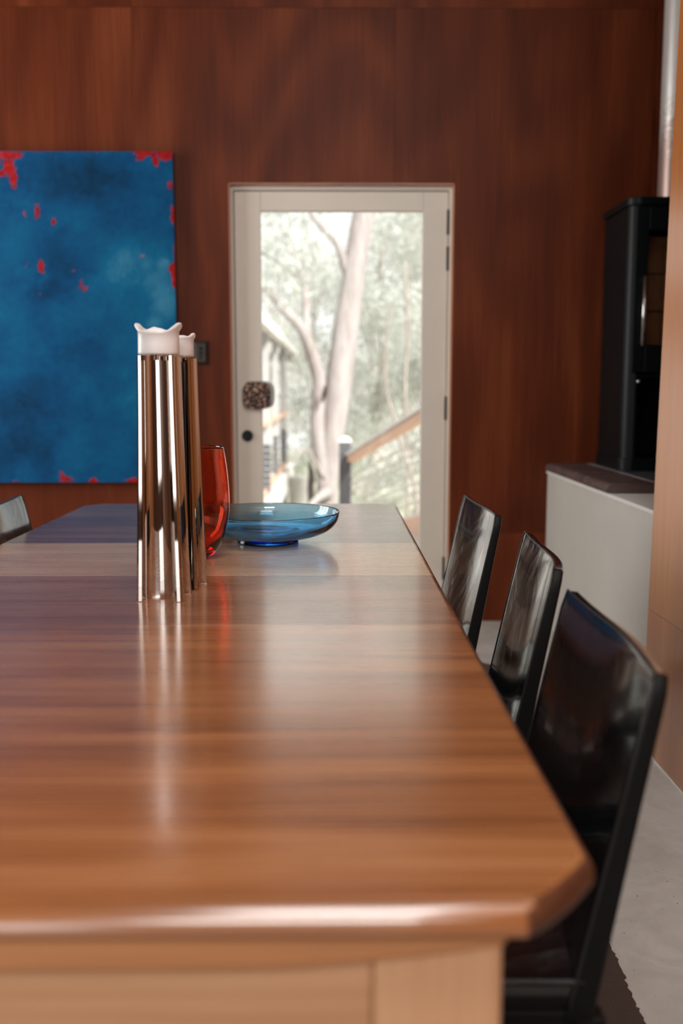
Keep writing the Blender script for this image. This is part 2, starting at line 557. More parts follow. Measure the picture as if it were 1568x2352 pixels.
def rrect(x0, x1, y0, y1, r, seg=6, corners=(1, 1, 1, 1)):
    """rounded rectangle outline; corners: (x1y1, x0y1, x0y0, x1y0) flags"""
    out = []
    for (cx, cy, a0, f) in ((x1, y1, 0, corners[0]), (x0, y1, 90, corners[1]), (x0, y0, 180, corners[2]), (x1, y0, 270, corners[3])):
        rr = r if f else min(r, 0.004)
        sx = -1 if cx == x1 else 1
        sy = -1 if cy == y1 else 1
        for k in range(seg + 1):
            a = R(a0 + 90 * k / seg)
            out.append((cx + sx * rr + rr * math.cos(a), cy + sy * rr + rr * math.sin(a)))
    return out

def prism(bm, outline, z0, z1):
    loops(bm, [[(x, y, z0) for x, y in outline], [(x, y, z1) for x, y in outline]])

CAM = Vector((0, 0, 1.125))
def at(px, py, Y):
    """a pixel of the photograph turned into a point at distance Y along the room"""
    u = (px - 784) / 2200
    v = -(py - 1176) / 2200
    p, y = R(7.23), R(0.5)
    f = Vector((math.sin(y) * math.cos(p), math.cos(y) * math.cos(p), -math.sin(p)))
    r = Vector((math.cos(y), -math.sin(y), 0))
    up = Vector((math.sin(y) * math.sin(p), math.cos(y) * math.sin(p), math.cos(p)))
    d = f + r * u + up * v
    return CAM + d * (Y / d.y)

# ------------------------------------------------------------------ room shell
XL, XP, XR, YB, YF, ZC = -3.2, 0.98, 2.4, 4.6, -3.5, 4.4
floor = boxo('floor', (XL - 0.2, XR + 0.2, YF - 0.2, YB + 0.15, -0.15, 0), M['concrete'])
tag(floor, 'pale grey polished concrete floor', kind='structure')
SX0, SX1, SY0, SY1 = -0.55, 0.85, -1.2, 0.6
ceil = boxo('ceiling', [(XL - 0.6, XR + 0.6, YF - 2.8, SY0, ZC, ZC + 0.15), (XL - 0.6, XR + 0.6, SY1, YB + 0.35, ZC, ZC + 0.15),
                        (XL - 0.6, SX0, SY0, SY1, ZC, ZC + 0.15), (SX1, XR + 0.6, SY0, SY1, ZC, ZC + 0.15)], M['ceiling'])
w4 = boxo('window_4', [(-1.1, 0.88, YF - 0.1, YF - 0.04, 3.48, 3.53), (-1.1, 0.88, YF - 0.1, YF - 0.04, 4.27, 4.32), (-0.13, -0.08, YF - 0.1, YF - 0.04, 3.5, 4.3)], M['sash'])
tag(w4, kind='structure')
w3 = boxo('added_skylight_frame', [(SX0, SX0 + 0.04, SY0, SY1, ZC, ZC + 0.2), (SX1 - 0.04, SX1, SY0, SY1, ZC, ZC + 0.2), (SX0, SX1, SY0, SY0 + 0.04, ZC, ZC + 0.2), (SX0, SX1, SY1 - 0.04, SY1, ZC, ZC + 0.2)], M['sash'])  # frame of the added, unseen skylight opening
tag(w3, kind='structure')
cover = boxo('added_skylight_cap', (SX0 - 0.1, SX1 + 0.1, SY0 - 0.1, SY1 + 0.1, ZC + 0.42, ZC + 0.46), M['sash'])  # cover over the added skylight and its lamp
cover.parent = w3
tag(ceil, kind='structure')

# back wall: backing with the door opening, faced with sheets of plywood
OX0, OX1, OZ = -0.483, 0.564, 2.078
wb = boxo('wall_back', [(XL - 0.2, OX0, YB + 0.02, YB + 0.15, 0, ZC), (OX1, XR + 0.2, YB + 0.02, YB + 0.15, 0, ZC), (OX0, OX1, YB + 0.02, YB + 0.15, OZ, ZC)], M['joint'])
tag(wb, 'red-brown plywood back wall around the glass door', kind='structure')
g = 0.0006
cols = [-3.2, -2.114, -0.914, 0.286, 1.475, 2.4]
rows = [0, 0.44, 2.848, 4.4]
for ci in range(5):
    for ri in range(3):
        x0, x1, z0, z1 = cols[ci] + g, cols[ci + 1] - g, rows[ri] + g, rows[ri + 1] - g
        bs = []
        if x1 > OX0 and x0 < OX1 and z0 < OZ:
            if x0 < OX0: bs.append((x0, OX0, z0, z1))
            if x1 > OX1: bs.append((OX1, x1, z0, z1))
            if z1 > OZ: bs.append((max(x0, OX0), min(x1, OX1), OZ, z1))
        else:
            bs.append((x0, x1, z0, z1))
        if bs:
            dy = random.uniform(0, 0.0012)
            boxo('panel', [(a, b, YB + dy, YB + 0.02, c, d) for a, b, c, d in bs], M['ply_red'], wb)

# left wall with a big window
wl = boxo('wall_left', [(XL - 0.15, XL, YF, 2.8, 0, ZC), (XL - 0.15, XL, 4.3, YB + 0.15, 0, ZC),
                        (XL - 0.15, XL, 2.8, 4.3, 0, 0.6), (XL - 0.15, XL, 2.8, 4.3, 3.2, ZC)], M['inner_wall'])
tag(wl, kind='structure')
w1 = boxo('window_1', [(XL - 0.1, XL - 0.04, 2.8, 2.86, 0.6, 3.2), (XL - 0.1, XL - 0.04, 4.24, 4.3, 0.6, 3.2), (XL - 0.1, XL - 0.04, 3.27, 3.32, 0.6, 3.2), (XL - 0.1, XL - 0.04, 3.78, 3.83, 0.6, 3.2),
                       (XL - 0.1, XL - 0.04, 2.8, 4.3, 0.6, 0.66), (XL - 0.1, XL - 0.04, 2.8, 4.3, 3.14, 3.2)], M['sash'])
tag(w1, kind='structure')
# rear wall (behind the camera) with a window
wr = boxo('wall_rear', [(XL - 0.15, -3.05, YF - 0.15, YF, 0, ZC), (-1.15, XR + 0.15, YF - 0.15, YF, 0, 3.48), (0.88, XR + 0.15, YF - 0.15, YF, 3.48, ZC), (-3.05, 0.88, YF - 0.15, YF, 4.32, ZC), (-3.05, -1.1, YF - 0.15, YF, 3.48, 4.32),
                        (-3.05, -1.15, YF - 0.15, YF, 0, 0.5), (-3.05, -1.15, YF - 0.15, YF, 3.0, 3.48)], M['inner_wall'])
tag(wr, kind='structure')
w2 = boxo('window_2', [(-3.05, -2.99, YF - 0.1, YF - 0.04, 0.5, 3.0), (-1.21, -1.15, YF - 0.1, YF - 0.04, 0.5, 3.0), (-2.13, -2.07, YF - 0.1, YF - 0.04, 0.5, 3.0),
                       (-3.05, -1.15, YF - 0.1, YF - 0.04, 0.5, 0.56), (-3.05, -1.15, YF - 0.1, YF - 0.04, 2.94, 3.0)], M['sash'])
tag(w2, kind='structure')
# right: the plywood partition that ends beside the chairs, and the alcove wall behind the stove
YP = 2.93
def wp_slant(w):
    # the free end of the partition stands slightly out of plumb
    for o in [w] + list(w.children):
        for v in o.data.vertices:
            if v.co.y > YP - 0.2:
                v.co.y -= 0.034 * v.co.z
wp = boxo('wall_right', [(XP + 0.014, XP + 0.12, YF - 0.15, YP - 0.012, 0.0, ZC)], M['joint'])
tag(wp, 'warm plywood partition ending to the right of the chairs', kind='structure')
for y0, y1 in ((YF, -3.07), (-3.07, -1.87), (-1.87, -0.67), (-0.67, 0.53), (0.53, 1.73), (1.73, YP)):
    for z0, z1 in ((0.006, 0.452), (0.452, 2.85), (2.85, ZC)):
        boxo('panel', (XP, XP + 0.014, y0 + 0.0008, y1 - 0.0008, z0 + 0.0008, z1 - 0.0008), M['ply_warm'], wp, bevel=0.001, seg=1)
boxo('end_panel', (XP + 0.014, XP + 0.12, YP - 0.10, YP, 0.006, ZC), M['ply_warm'], wp)
wp_slant(wp)
tr = boxo('trim_1', (XP - 0.007, XP + 0.001, YF, YP + 0.002, 0, 0.006), M['outdoor_white'])
tag(tr, 'thin white trim line where the partition meets the floor', kind='structure')
wa = boxo('wall_alcove', [(XR, XR + 0.15, YF, YB + 0.15, 0, ZC)], M['inner_wall'])
tag(wa, kind='structure')

# ------------------------------------------------------------------ door
door = empty('door_1', (0, 0, 0), label='glazed off-white timber door in the back wall', kind='structure')
boxo('reveal', [(OX0 - 0.001, OX0 + 0.004, YB - 0.001, YB + 0.15, 0, OZ), (OX1 - 0.004, OX1 + 0.001, YB - 0.001, YB + 0.15, 0, OZ), (OX0, OX1, YB - 0.001, YB + 0.15, OZ - 0.004, OZ + 0.001)], M['reveal'], door)
JY = YB + 0.03
jl, jr, jt = -0.467, 0.5455, 2.054
boxo('door_jamb', [(OX0 + 0.004, jl, JY, JY + 0.1, 0, OZ - 0.004), (jr, OX1 - 0.004, JY, JY + 0.1, 0, OZ - 0.004), (jl, jr, JY, JY + 0.1, jt, OZ - 0.004)], M['white_paint'], door, bevel=0.0015)
boxo('door_stop', [(jl - 0.001, jl + 0.02, JY + 0.062, JY + 0.1, 0, jt), (jr - 0.02, jr + 0.001, JY + 0.062, JY + 0.1, 0, jt), (jl, jr, JY + 0.062, JY + 0.1, jt - 0.02, jt + 0.001)], M['joint'], door)
LY = YB + 0.042
lx0, lx1, lz = -0.4625, 0.5415, 2.050
gx0, gx1, gz0, gz1 = -0.341, 0.424, 0.24, 1.962
boxo('stile', (lx0, gx0, LY, LY + 0.042, 0.008, lz), M['white_paint'], door, bevel=0.0016)
boxo('stile', (gx1, lx1, LY, LY + 0.042, 0.008, lz), M['white_paint'], door, bevel=0.0016)
boxo('door_rail', (gx0 + 0.0008, gx1 - 0.0008, LY, LY + 0.042, gz1, lz), M['white_paint'], door, bevel=0.0016)
boxo('door_rail', (gx0 + 0.0008, gx1 - 0.0008, LY, LY + 0.042, 0.008, gz0), M['white_paint'], door, bevel=0.0016)
boxo('pane', (gx0 - 0.005, gx1 + 0.005, LY + 0.018, LY + 0.024, gz0 - 0.005, gz1 + 0.005), M['pane'], door)
for za, zb in ((1.852, 1.968), (1.687, 1.800), (0.984, 1.098), (0.20, 0.315)):
    bm = bmesh.new()
    tube(bm, [(0.5435, LY - 0.006, za), (0.5435, LY - 0.006, za + 0.003), (0.5435, LY - 0.006, zb - 0.003), (0.5435, LY - 0.006, zb)], [0.005, 0.0075, 0.0075, 0.005], 12)
    h = link('hinge', bm, M['black'], door, smooth=True)
h['label'] = 'black butt hinge'
# inlaid pull plate
def squircle(w, h, p=3.6, n=48):
    out = []
    for k in range(n):
        a = 2 * math.pi * k / n
        c, s = math.cos(a), math.sin(a)
        out.append((w / 2 * math.copysign(abs(c) ** (2 / p), c), h / 2 * math.copysign(abs(s) ** (2 / p), s)))
    return out
def plate(name, cx, cz, w, h, y0, y1, m, parent, dome=0.004):
    bm = bmesh.new()
    sq = squircle(w, h)
    rings = []
    for sc_, y in ((1.0, y1), (1.0, y0 + dome), (0.985, y0 + dome * 0.4), (0.95, y0 + 0.0003), (0.6, y0), (0.3, y0)):
        rings.append([(cx + a * sc_, y, cz + b * sc_) for a, b in sq])
    loops(bm, rings)
    return link(name, bm, m, parent, smooth=False)
pl = plate('pull_plate', -0.366, 1.101, 0.136, 0.130, LY - 0.034, LY - 0.010, M['mosaic'], door)
pl['label'] = 'dark inlaid rounded-square pull plate'
rim = plate('plate_rim', -0.362, 1.103, 0.142, 0.135, LY - 0.026, LY - 0.004, M['steel'], pl)
b_ = plate('outer_pull_plate', -0.352, 1.105, 0.138, 0.132, LY + 0.046, LY + 0.062, M['outdoor_white'], door)
bm = bmesh.new()
tube(bm, [(-0.385, LY - 0.012, 1.101), (-0.385, LY + 0.05, 1.101)], 0.012, 16)
link('spindle', bm, M['steel'], pl, smooth=True)
bm = bmesh.new()
tube(bm, [(-0.4135, LY - 0.012, 0.908), (-0.4135, LY - 0.0105, 0.908), (-0.4135, LY + 0.001, 0.908)], [0.0235, 0.0265, 0.027], 32)
db = link('deadbolt', bm, M['black'], door)
boxo('thumb_turn', (-0.4165, -0.4105, LY - 0.022, LY - 0.010, 0.892, 0.924), M['black'], db, bevel=0.002)

# ------------------------------------------------------------------ light switch plate
sw = empty('switch_plate', (-0.625, YB, 1.302), label='small dark bronze switch plate on the wall left of the door', cat='switch')
bm = bmesh.new()
def rz_rect(w, h, y):
    return [(-w / 2, y, -h / 2), (w / 2, y, -h / 2), (w / 2, y, h / 2), (-w / 2, y, h / 2)]
loops(bm, [rz_rect(0.076, 0.114, 0), rz_rect(0.076, 0.114, -0.004), rz_rect(0.046, 0.084, -0.012)])
link('plate', bm, M['bronze'], sw)
for k, zz in enumerate((0.022, 0.0, -0.022)):
    bm = bmesh.new()
    tube(bm, [(0, -0.011, zz), (0, -0.0135, zz)], [0.009, 0.0085], 20)
    if k < 2:
        tube(bm, [(0, -0.012, zz), (0.002, -0.026, zz - 0.004)], [0.0035, 0.0045], 10)
    link('switch_knob', bm, M['black'], sw)

# ------------------------------------------------------------------ painting
def build_painting():
    x0, x1, z0, z1 = -2.28, -0.733, 0.690, 2.209
    yf = YB - 0.042
    nx, nz = 200, 200
    reds = []   # (px, py, rx, ry, weight) in the photograph's pixels
    reds += [(6, 362, 34, 9, 1), (40, 362, 22, 10, 1), (28, 388, 16, 22, .95), (37, 418, 9, 22, .95), (10, 402, 14, 10, .8), (2, 382, 8, 30, .75),
             (60, 490, 9, 13, .62), (88, 487, 8, 17, .8), (125, 513, 8, 15, .75), (93, 608, 8, 20, .85), (98, 620, 6, 10, .8), (60, 606, 6, 8, .5), (168, 618, 9, 6, .6),
             (187, 655, 13, 14, .75), (184, 640, 6, 9, .55), (85, 672, 8, 6, .62), (330, 580, 10, 12, .55), (346, 357, 46, 6, .95), (330, 365, 14, 10, .75), (386, 362, 18, 12, 1.1), (364, 370, 10, 15, .95),
             (396, 428, 8, 16, .85), (400, 492, 6, 30, .85), (402, 630, 9, 34, 1.1), (392, 612, 9, 12, .85), (404, 560, 3, 60, .7),
             (130, 1097, 22, 14, .85), (120, 1085, 8, 12, .7), (198, 1105, 14, 7, .9), (300, 1103, 26, 7, .95), (14, 1104, 10, 6, .7), (90, 357, 60, 4, .5), (200, 356, 60, 3, .45),
             (-90, 700, 30, 60, .8), (-160, 1000, 40, 30, .8), (-200, 420, 50, 40, .9), (-260, 800, 12, 90, .9)]
    tones = [(210, 415, 120, 55, -.34), (110, 620, 70, 60, -.12), (330, 640, 90, 110, .24), (300, 880, 90, 160, .12), (385, 700, 40, 60, .30), (20, 1010, 70, 70, -.25), (60, 900, 60, 80, -.10),
             (280, 590, 60, 60, .16), (170, 820, 60, 60, -.06), (90, 480, 80, 60, .05), (350, 740, 16, 16, .3), (380, 600, 14, 18, .3), (280, 1000, 70, 80, .10), (20, 460, 60, 60, .06),
             (-150, 600, 120, 140, .12), (-100, 950, 120, 120, -.1)]
    me = bpy.data.meshes.new('canvas')
    xs = np.linspace(x0, x1, nx + 1); zs = np.linspace(z0, z1, nz + 1)
    verts = [(x, yf, z) for z in zs for x in xs]
    faces = [(j * (nx + 1) + i, j * (nx + 1) + i + 1, (j + 1) * (nx + 1) + i + 1, (j + 1) * (nx + 1) + i) for j in range(nz) for i in range(nx)]
    nfront = len(faces)
    b = len(verts)
    e = 0.0005
    verts += [(x0, yf, z0), (x1, yf, z0), (x1, yf, z1), (x0, yf, z1), (x0, YB - 0.006, z0), (x1, YB - 0.006, z0), (x1, YB - 0.006, z1), (x0, YB - 0.006, z1)]
    faces += [(b, b + 4, b + 5, b + 1), (b + 1, b + 5, b + 6, b + 2), (b + 2, b + 6, b + 7, b + 3), (b + 3, b + 7, b + 4, b), (b + 4, b + 7, b + 6, b + 5)]
    me.from_pydata(verts, [], faces)
    me.materials.append(M['painting']); me.materials.append(M['canvas_side_shade'])
    for p in me.polygons[nfront:]:
        p.material_index = 1
    ca = me.color_attributes.new('paint', 'FLOAT_COLOR', 'POINT')
    def px(x, z):
        return 402 + (x - x1) * (402 + 0) / 0.80, 353 + (z1 - z) * 755 / 1.519
    X, Z = np.meshgrid(xs, zs)
    PX = 402 + (X - x1) * 500.0
    PY = 353 + (z1 - Z) * 497.0
    red = np.zeros_like(PX); tone = np.full_like(PX, 0.5)
    for (cx, cy, rx, ry, w) in reds:
        red = np.maximum(red, w * np.exp(-(((PX - cx) / (rx * 1.15)) ** 2 + ((PY - cy) / (ry * 1.15)) ** 2)))
    for (cx, cy, rx, ry, w) in tones:
        tone += w * np.exp(-(((PX - cx) / rx) ** 2 + ((PY - cy) / ry) ** 2))
    data = np.ones((len(verts), 4), dtype=np.float32)
    data[:b, 0] = red.ravel(); data[:b, 1] = tone.ravel(); data[:b, 2] = 0
    ca.data.foreach_set('color', data.ravel())
    o = bpy.data.objects.new('painting', me)
    COL.objects.link(o)
    tag(o, 'large unframed abstract painting in deep blue with red flecks on the back wall', 'painting')
build_painting()

# ------------------------------------------------------------------ hearth, bricks, stove
hp = boxo('plinth', (1.034, XR, 2.94, YB, 0, 0.733), M['plinth_paint'], bevel=0.003)
tag(hp, 'off-white rendered hearth plinth under the wood stove', kind='structure')
hc = boxo('plinth_cap', (1.028, XR, 2.94, YB, 0.728, 0.742), M['outdoor_white'], hp, bevel=0.002)
hearth = empty('hearth', (0, 0, 0), label='plum-brown brick and slate hearth slab on top of the off-white plinth', cat='hearth')
boxo('grout_bed', (1.036, XR, 3.575, YB - 0.002, 0.742, 0.7765), M['hearth_grout'], hearth)
ye = [4.598, 4.40, 4.216, 4.049, 3.868, 3.69, 3.548]
for a, b in zip(ye, ye[1:]):
    bm = bmesh.new()
    y0, y1 = b + 0.005, a - 0.005
    dz = random.uniform(-0.0008, 0.0012)
    prof = [(1.024, 0.743), (1.020, 0.752), (1.021, 0.764), (1.028, 0.774), (1.040, 0.779), (1.212, 0.779), (1.212, 0.743)]
    loops(bm, [[(x, y0, z + dz) for x, z in prof], [(x, y1, z + dz) for x, z in prof]])
    link('brick', bm, M['brick'], hearth, bevel=0.002)
xx = 1.235
while xx < XR - 0.05:
    x1 = min(xx + 0.23, XR)
    boxo('brick', (xx, x1 - 0.008, 3.548, 3.60, 0.743, 0.779), M['brick'], hearth, bevel=0.003)
    for (y0, y1) in ((3.61, 3.92), (3.93, 4.25), (4.26, 4.59)):
        boxo('slate_tile', (xx, x1 - 0.008, y0, y1, 0.743, 0.778), M['slate'], hearth, bevel=0.002)
    xx = x1

stove = empty('wood_stove', (1.49, 4.3, 0.779), label='tall black wood-burning stove with steel flue standing on the hearth', cat='stove')
def sp(name, x0, x1, y0, y1, z0, z1, r, m, parent=stove, bevel=0.0015, corners=(0, 0, 1, 1)):
    bm = bmesh.new()
    prism(bm, [(x - 1.49, y - 4.3) for x, y in rrect(x0, x1, y0, y1, r, 8, corners)], z0 - 0.779, z1 - 0.779)
    return link(name, bm, m, parent, bevel=bevel)
def sbox(name, b, m, parent=stove, bevel=0.002):
    bs = b if isinstance(b[0], (tuple, list)) else [b]
    return boxo(name, [(q[0] - 1.49, q[1] - 1.49, q[2] - 4.3, q[3] - 4.3, q[4] - 0.779, q[5] - 0.779) for q in bs], m, parent, bevel=bevel)
sp('stove_base', 1.238, 1.742, 4.114, 4.50, 0.779, 0.835, 0.055, M['stove_black'])
sp('top_plate', 1.234, 1.746, 4.110, 4.505, 1.895, 1.927, 0.058, M['stove_black'], bevel=0.004)
# lower log recess
bm = bmesh.new()
def shell(x0, x1, y0, y1, t_, z0, z1, gapx0, gapx1, r=0.055):
    """U-shaped wall with rounded front corners, open at the front between gapx0 and gapx1"""
    outer = rrect(x0, x1, y0, y1, r, 8, (0, 0, 1, 1))
    # order: x1y1, x0y1, x0y0(front left), x1y0(front right)
    path = outer[27:36] + outer[0:9]  # front-right corner then back-right
    right = [(gapx1, y0)] + path
    left = outer[9:18] + outer[18:27] + [(gapx0, y0)]
    pts = right + left
    inner = []
    cx, cy = (x0 + x1) / 2, (y0 + y1) / 2
    for (x, y) in pts:
        inner.append((min(max(x, x0 + t_), x1 - t_), min(max(y, y0 + t_), y1 - t_)))
    ring = pts + inner[::-1]
    loops(bm, [[(x - 1.49, y - 4.3, z0 - 0.779) for x, y in ring], [(x - 1.49, y - 4.3, z1 - 0.779) for x, y in ring]], cap0=False, cap1=False)
    n = len(pts)
    bm.verts.ensure_lookup_table()
    tot = len(bm.verts) - 2 * len(ring)
    V = list(bm.verts)[tot:]
    L0, L1 = V[:len(ring)], V[len(ring):]
    for L in (L0, L1):
        for i in range(n - 1):
            try: bm.faces.new((L[i], L[i + 1], L[len(ring) - 2 - i], L[len(ring) - 1 - i]))
            except ValueError: pass
shell(1.245, 1.735, 4.122, 4.495, 0.03, 0.835, 1.195, 1.292, 1.688)
lo = link('lower_body', bm, M['stove_black'], stove)
sbox('shelf', (1.27, 1.71, 4.135, 4.47, 1.178, 1.194), M['stove_black'])
bm = bmesh.new()
shell(1.245, 1.735, 4.122, 4.495, 0.03, 1.195, 1.895, 1.285, 1.695)
link('upper_body', bm, M['stove_black'], stove)
dr = sbox('door', [(1.268, 1.322, 4.108, 4.128, 1.202, 1.888), (1.658, 1.712, 4.108, 4.128, 1.202, 1.888), (1.322, 1.658, 4.108, 4.128, 1.202, 1.318), (1.322, 1.658, 4.108, 4.128, 1.792, 1.888)], M['stove_black'], bevel=0.003)
sbox('pane', (1.318, 1.662, 4.118, 4.122, 1.314, 1.796), M['stove_pane'], dr, bevel=0)
bm = bmesh.new()
hx, hy = 1.306 - 1.49, 4.085 - 4.3
tube(bm, [(hx, 4.11 - 4.3, 1.335 - .779), (hx, hy, 1.33 - .779), (hx, hy, 1.315 - .779)], 0.008, 12)
tube(bm, [(hx, hy, 1.312 - .779), (hx, hy, 1.60 - .779)], [0.0095, 0.0085], 14)
tube(bm, [(hx, 4.11 - 4.3, 1.58 - .779), (hx, hy, 1.585 - .779)], 0.007, 12)
link('handle', bm, M['steel'], dr, smooth=True)
for z0 in (1.31, 1.47, 1.63):
    for x0 in (1.30, 1.43, 1.56):
        sbox('firebrick', (x0, x0 + 0.126, 4.24, 4.27, z0, z0 + 0.155), M['firebrick'], stove, bevel=0.002)
sbox('firebox_floor', (1.28, 1.70, 4.13, 4.46, 1.29, 1.305), M['firebrick'])
bm = bmesh.new()
tube(bm, [(1.30 - 1.49, 4.117 - 4.3, 1.165 - .779), (1.30 - 1.49, 4.100 - 4.3, 1.163 - .779)], [0.006, 0.008], 12)
link('air_control', bm, M['steel'], stove, smooth=True)
def mk_flue():
    t = NT('heat_stained_steel_flue')
    v = t.coords()
    n = t.noise(v, 26, 5, 0.7, 1.0)
    sx = t.n('ShaderNodeSeparateXYZ')
    tc = t.n('ShaderNodeTexCoord')
    t.l(tc.outputs['Object'], sx.inputs[0])
    hgt = t.math('MULTIPLY_ADD', sx.outputs[2], -2.2)
    hgt.node.inputs[2].default_value = 3.75
    s = t.math('ADD', hgt, t.math('MULTIPLY', t.math('SUBTRACT', n, 0.5), 1.4), True)
    c = t.ramp(s, [(0.25, (0.80, 0.79, 0.77)), (0.75, (0.42, 0.30, 0.26))])
    t.l(c, t.b.inputs['Base Color'])
    t.b.inputs['Metallic'].default_value = 0.6
    t.b.inputs['Roughness'].default_value = 0.38
    return t.m
bm = bmesh.new()
fx, fy = 0.0, 0.0
tube(bm, [(fx, fy, 1.927 - .779), (fx, fy, 1.96 - .779), (fx, fy, 2.9 - .779), (fx, fy, ZC - .779)], 0.075, 40)
link('flue_pipe', bm, mk_flue(), stove, smooth=True)
bm = bmesh.new()
tube(bm, [(fx, fy, 1.927 - .779), (fx, fy, 1.945 - .779)], 0.082, 40)
link('flue_collar', bm, M['stove_black'], stove, bevel=0.002)

# ------------------------------------------------------------------ rug
def build_rug():
    c = [(0.498, 0.25), (0.655, 3.85), (-1.28, 3.93), (-1.44, 0.33)]
    bm = bmesh.new()
    nx, ny = 40, 420
    def P(u, v):
        a = Vector(c[0]).lerp(Vector(c[1]), v); b = Vector(c[3]).lerp(Vector(c[2]), v)
        return a.lerp(b, u)
    grid = []
    for j in range(ny + 1):
        row = []
        for i in range(nx + 1):
            u, v = i / nx, j / ny
            p = P(u, v)
            edge = i in (0, nx) or j in (0, ny)
            jit = 0.0035 if edge else 0.0
            row.append(bm.verts.new((p.x + random.uniform(-jit, jit), p.y + random.uniform(-jit, jit), 0.001 if edge else 0.010 + random.uniform(-0.001, 0.0015))))
        grid.append(row)
    for j in range(ny):
        for i in range(nx):
            bm.faces.new((grid[j][i], grid[j][i + 1], grid[j + 1][i + 1], grid[j + 1][i]))
    o = link('rug', bm, M['rug'])
    tag(o, 'dark brown short-pile rug on the concrete under the table and chairs', 'rug')
build_rug()

# ------------------------------------------------------------------ dining table
RUG = 0.0118
TX0, TX1, TY0, TY1, TZ = -0.848, 0.218, 0.672, 3.285, 0.74
table = empty('dining_table', ((TX0 + TX1) / 2, (TY0 + TY1) / 2, RUG), label='long brown wooden extension dining table with a glossy top', cat='table')
TO = Vector(table.location)
PROF = [(0.026, 0.0), (0.019, -0.0006), (0.0125, -0.0022), (0.007, -0.0052), (0.003, -0.009), (0.0008, -0.0135), (0.0, -0.018), (0.0012, -0.0235), (0.005, -0.026)]
def end_path(sgn):
    """half the outline of an end board from the right seam round to the left seam: points with outward normals; sgn -1 near end, +1 far end"""
    yend = TY0 if sgn < 0 else TY1
    cx, cy = 0.072, 0.082
    pts = []
    # right side
    ch = [(TX1, yend - sgn * cy)]
    # chamfer, slightly convex
    for k in range(1, 8):
        t = k / 8
        x = TX1 - cx * t; y = yend - sgn * cy * (1 - t)
        bul = 0.004 * math.sin(math.pi * t)
        ch.append((x + bul * 0.75, y + sgn * bul * 0.66))
    ch.append((TX1 - cx, yend))
    right = ch
    left = [(TX0 + (TX1 - x), y) for x, y in ch[::-1]]
    mids = [(TX1 - cx + (TX0 - TX1 + 2 * cx) * k / 10, yend) for k in range(1, 10)]
    return right + mids + left
def board(name, y0, y1, m, which):
    gap = 0.0007
    if which == 'mid':
        out = [(TX1, y0 + gap), (TX1, (y0 + y1) / 2), (TX1, y1 - gap), (TX0, y1 - gap), (TX0, (y0 + y1) / 2), (TX0, y0 + gap)]
        nrm = [(1, 0)] * 3 + [(-1, 0)] * 3
    else:
        s = -1 if which == 'near' else 1
        path = end_path(s)
        ys = (y1 - gap) if s < 0 else (y0 + gap)
        seg = [(TX1, ys), (TX1, (ys + path[0][1]) / 2)]
        out = seg + path + [(TX0, (ys + path[0][1]) / 2), (TX0, ys)]
        nrm = []
        for i, (x, y) in enumerate(out):
            if i in (0, 1): nrm.append((1, 0)); continue
            if i >= len(out) - 2: nrm.append((-1, 0)); continue
            a = Vector(out[i - 1]); b = Vector(out[i + 1]); d = (b - a).normalized()
            nn = Vector((d.y, -d.x))
            if nn.dot(Vector((x - (TX0 + TX1) / 2, (y - 1.97)))) < 0: nn = -nn
            nrm.append((nn.x, nn.y))
    bm = bmesh.new()
    rings = []
    jr = random.uniform(0, 50)
    for d, z in PROF:
        ring = []
        for i, ((x, y), (nx_, ny_)) in enumerate(zip(out, nrm)):
            diag = min(abs(nx_), abs(ny_)) > 0.25
            w = 0.35 if diag else (0.5 if abs(nx_) > 0.9 else 1.0)      # the end-grain sides are cut squarer than the long edges
            ring.append((x - nx_ * d * w - TO.x, y - ny_ * d * w - TO.y, TZ + z - TO.z))
        rings.append(ring)
    loops(bm, rings)
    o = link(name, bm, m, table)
    o.data.materials.append(M['end_grain_shade'])
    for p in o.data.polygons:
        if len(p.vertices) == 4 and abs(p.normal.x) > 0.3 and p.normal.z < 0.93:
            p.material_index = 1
    for p in o.data.polygons:
        p.use_smooth = abs(p.normal.z) < 0.9 and p.area < 0.05 and len(p.vertices) == 4 and (which == 'mid' or abs(p.normal.z) < 0.9)
    return o
b1 = board('tabletop_board', TY0, 1.552, M['table_end'], 'near')
b2 = board('tabletop_leaf', 1.552, 1.977, M['table_leaf_brown'], 'mid')
b3 = board('tabletop_leaf', 1.977, 2.411, M['table_leaf_pale'], 'mid')
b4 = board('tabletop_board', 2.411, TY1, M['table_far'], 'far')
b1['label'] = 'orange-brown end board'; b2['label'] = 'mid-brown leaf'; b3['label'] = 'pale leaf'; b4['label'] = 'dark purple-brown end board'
def tbox(name, b, m, bevel=0.003):
    return boxo(name, (b[0] - TO.x, b[1] - TO.x, b[2] - TO.y, b[3] - TO.y, b[4] - TO.z, b[5] - TO.z), m, table, bevel=bevel)
AX0, AX1, AY0, AY1, AZ0, AZ1 = TX0 + 0.085, TX1 - 0.085, TY0 + 0.03, TY1 - 0.03, 0.60, 0.7135
LG = 0.102
for lx in (AX0, AX1 - LG):
    for ly in (AY0, AY1 - LG):
        bm = bmesh.new()
        x0, y0 = lx - TO.x, ly - TO.y
        c0 = 0.012
        def sq(i, z): return [(x0 + i, y0 + i, z - TO.z), (x0 + LG - i, y0 + i, z - TO.z), (x0 + LG - i, y0 + LG - i, z - TO.z), (x0 + i, y0 + LG - i, z - TO.z)]
        loops(bm, [sq(0.022, RUG), sq(0.0, 0.55), sq(0.0, AZ1)])
        link('leg', bm, M['table_leg'], table, bevel=0.004)
tbox('apron', (AX0 + LG, AX1 - LG, AY0 + 0.012, AY0 + 0.034, 0.57, AZ1), M['table_body'])
tbox('apron', (AX0 + LG, AX1 - LG, AY1 - 0.03, AY1 - 0.006, 0.57, AZ1), M['table_body'])
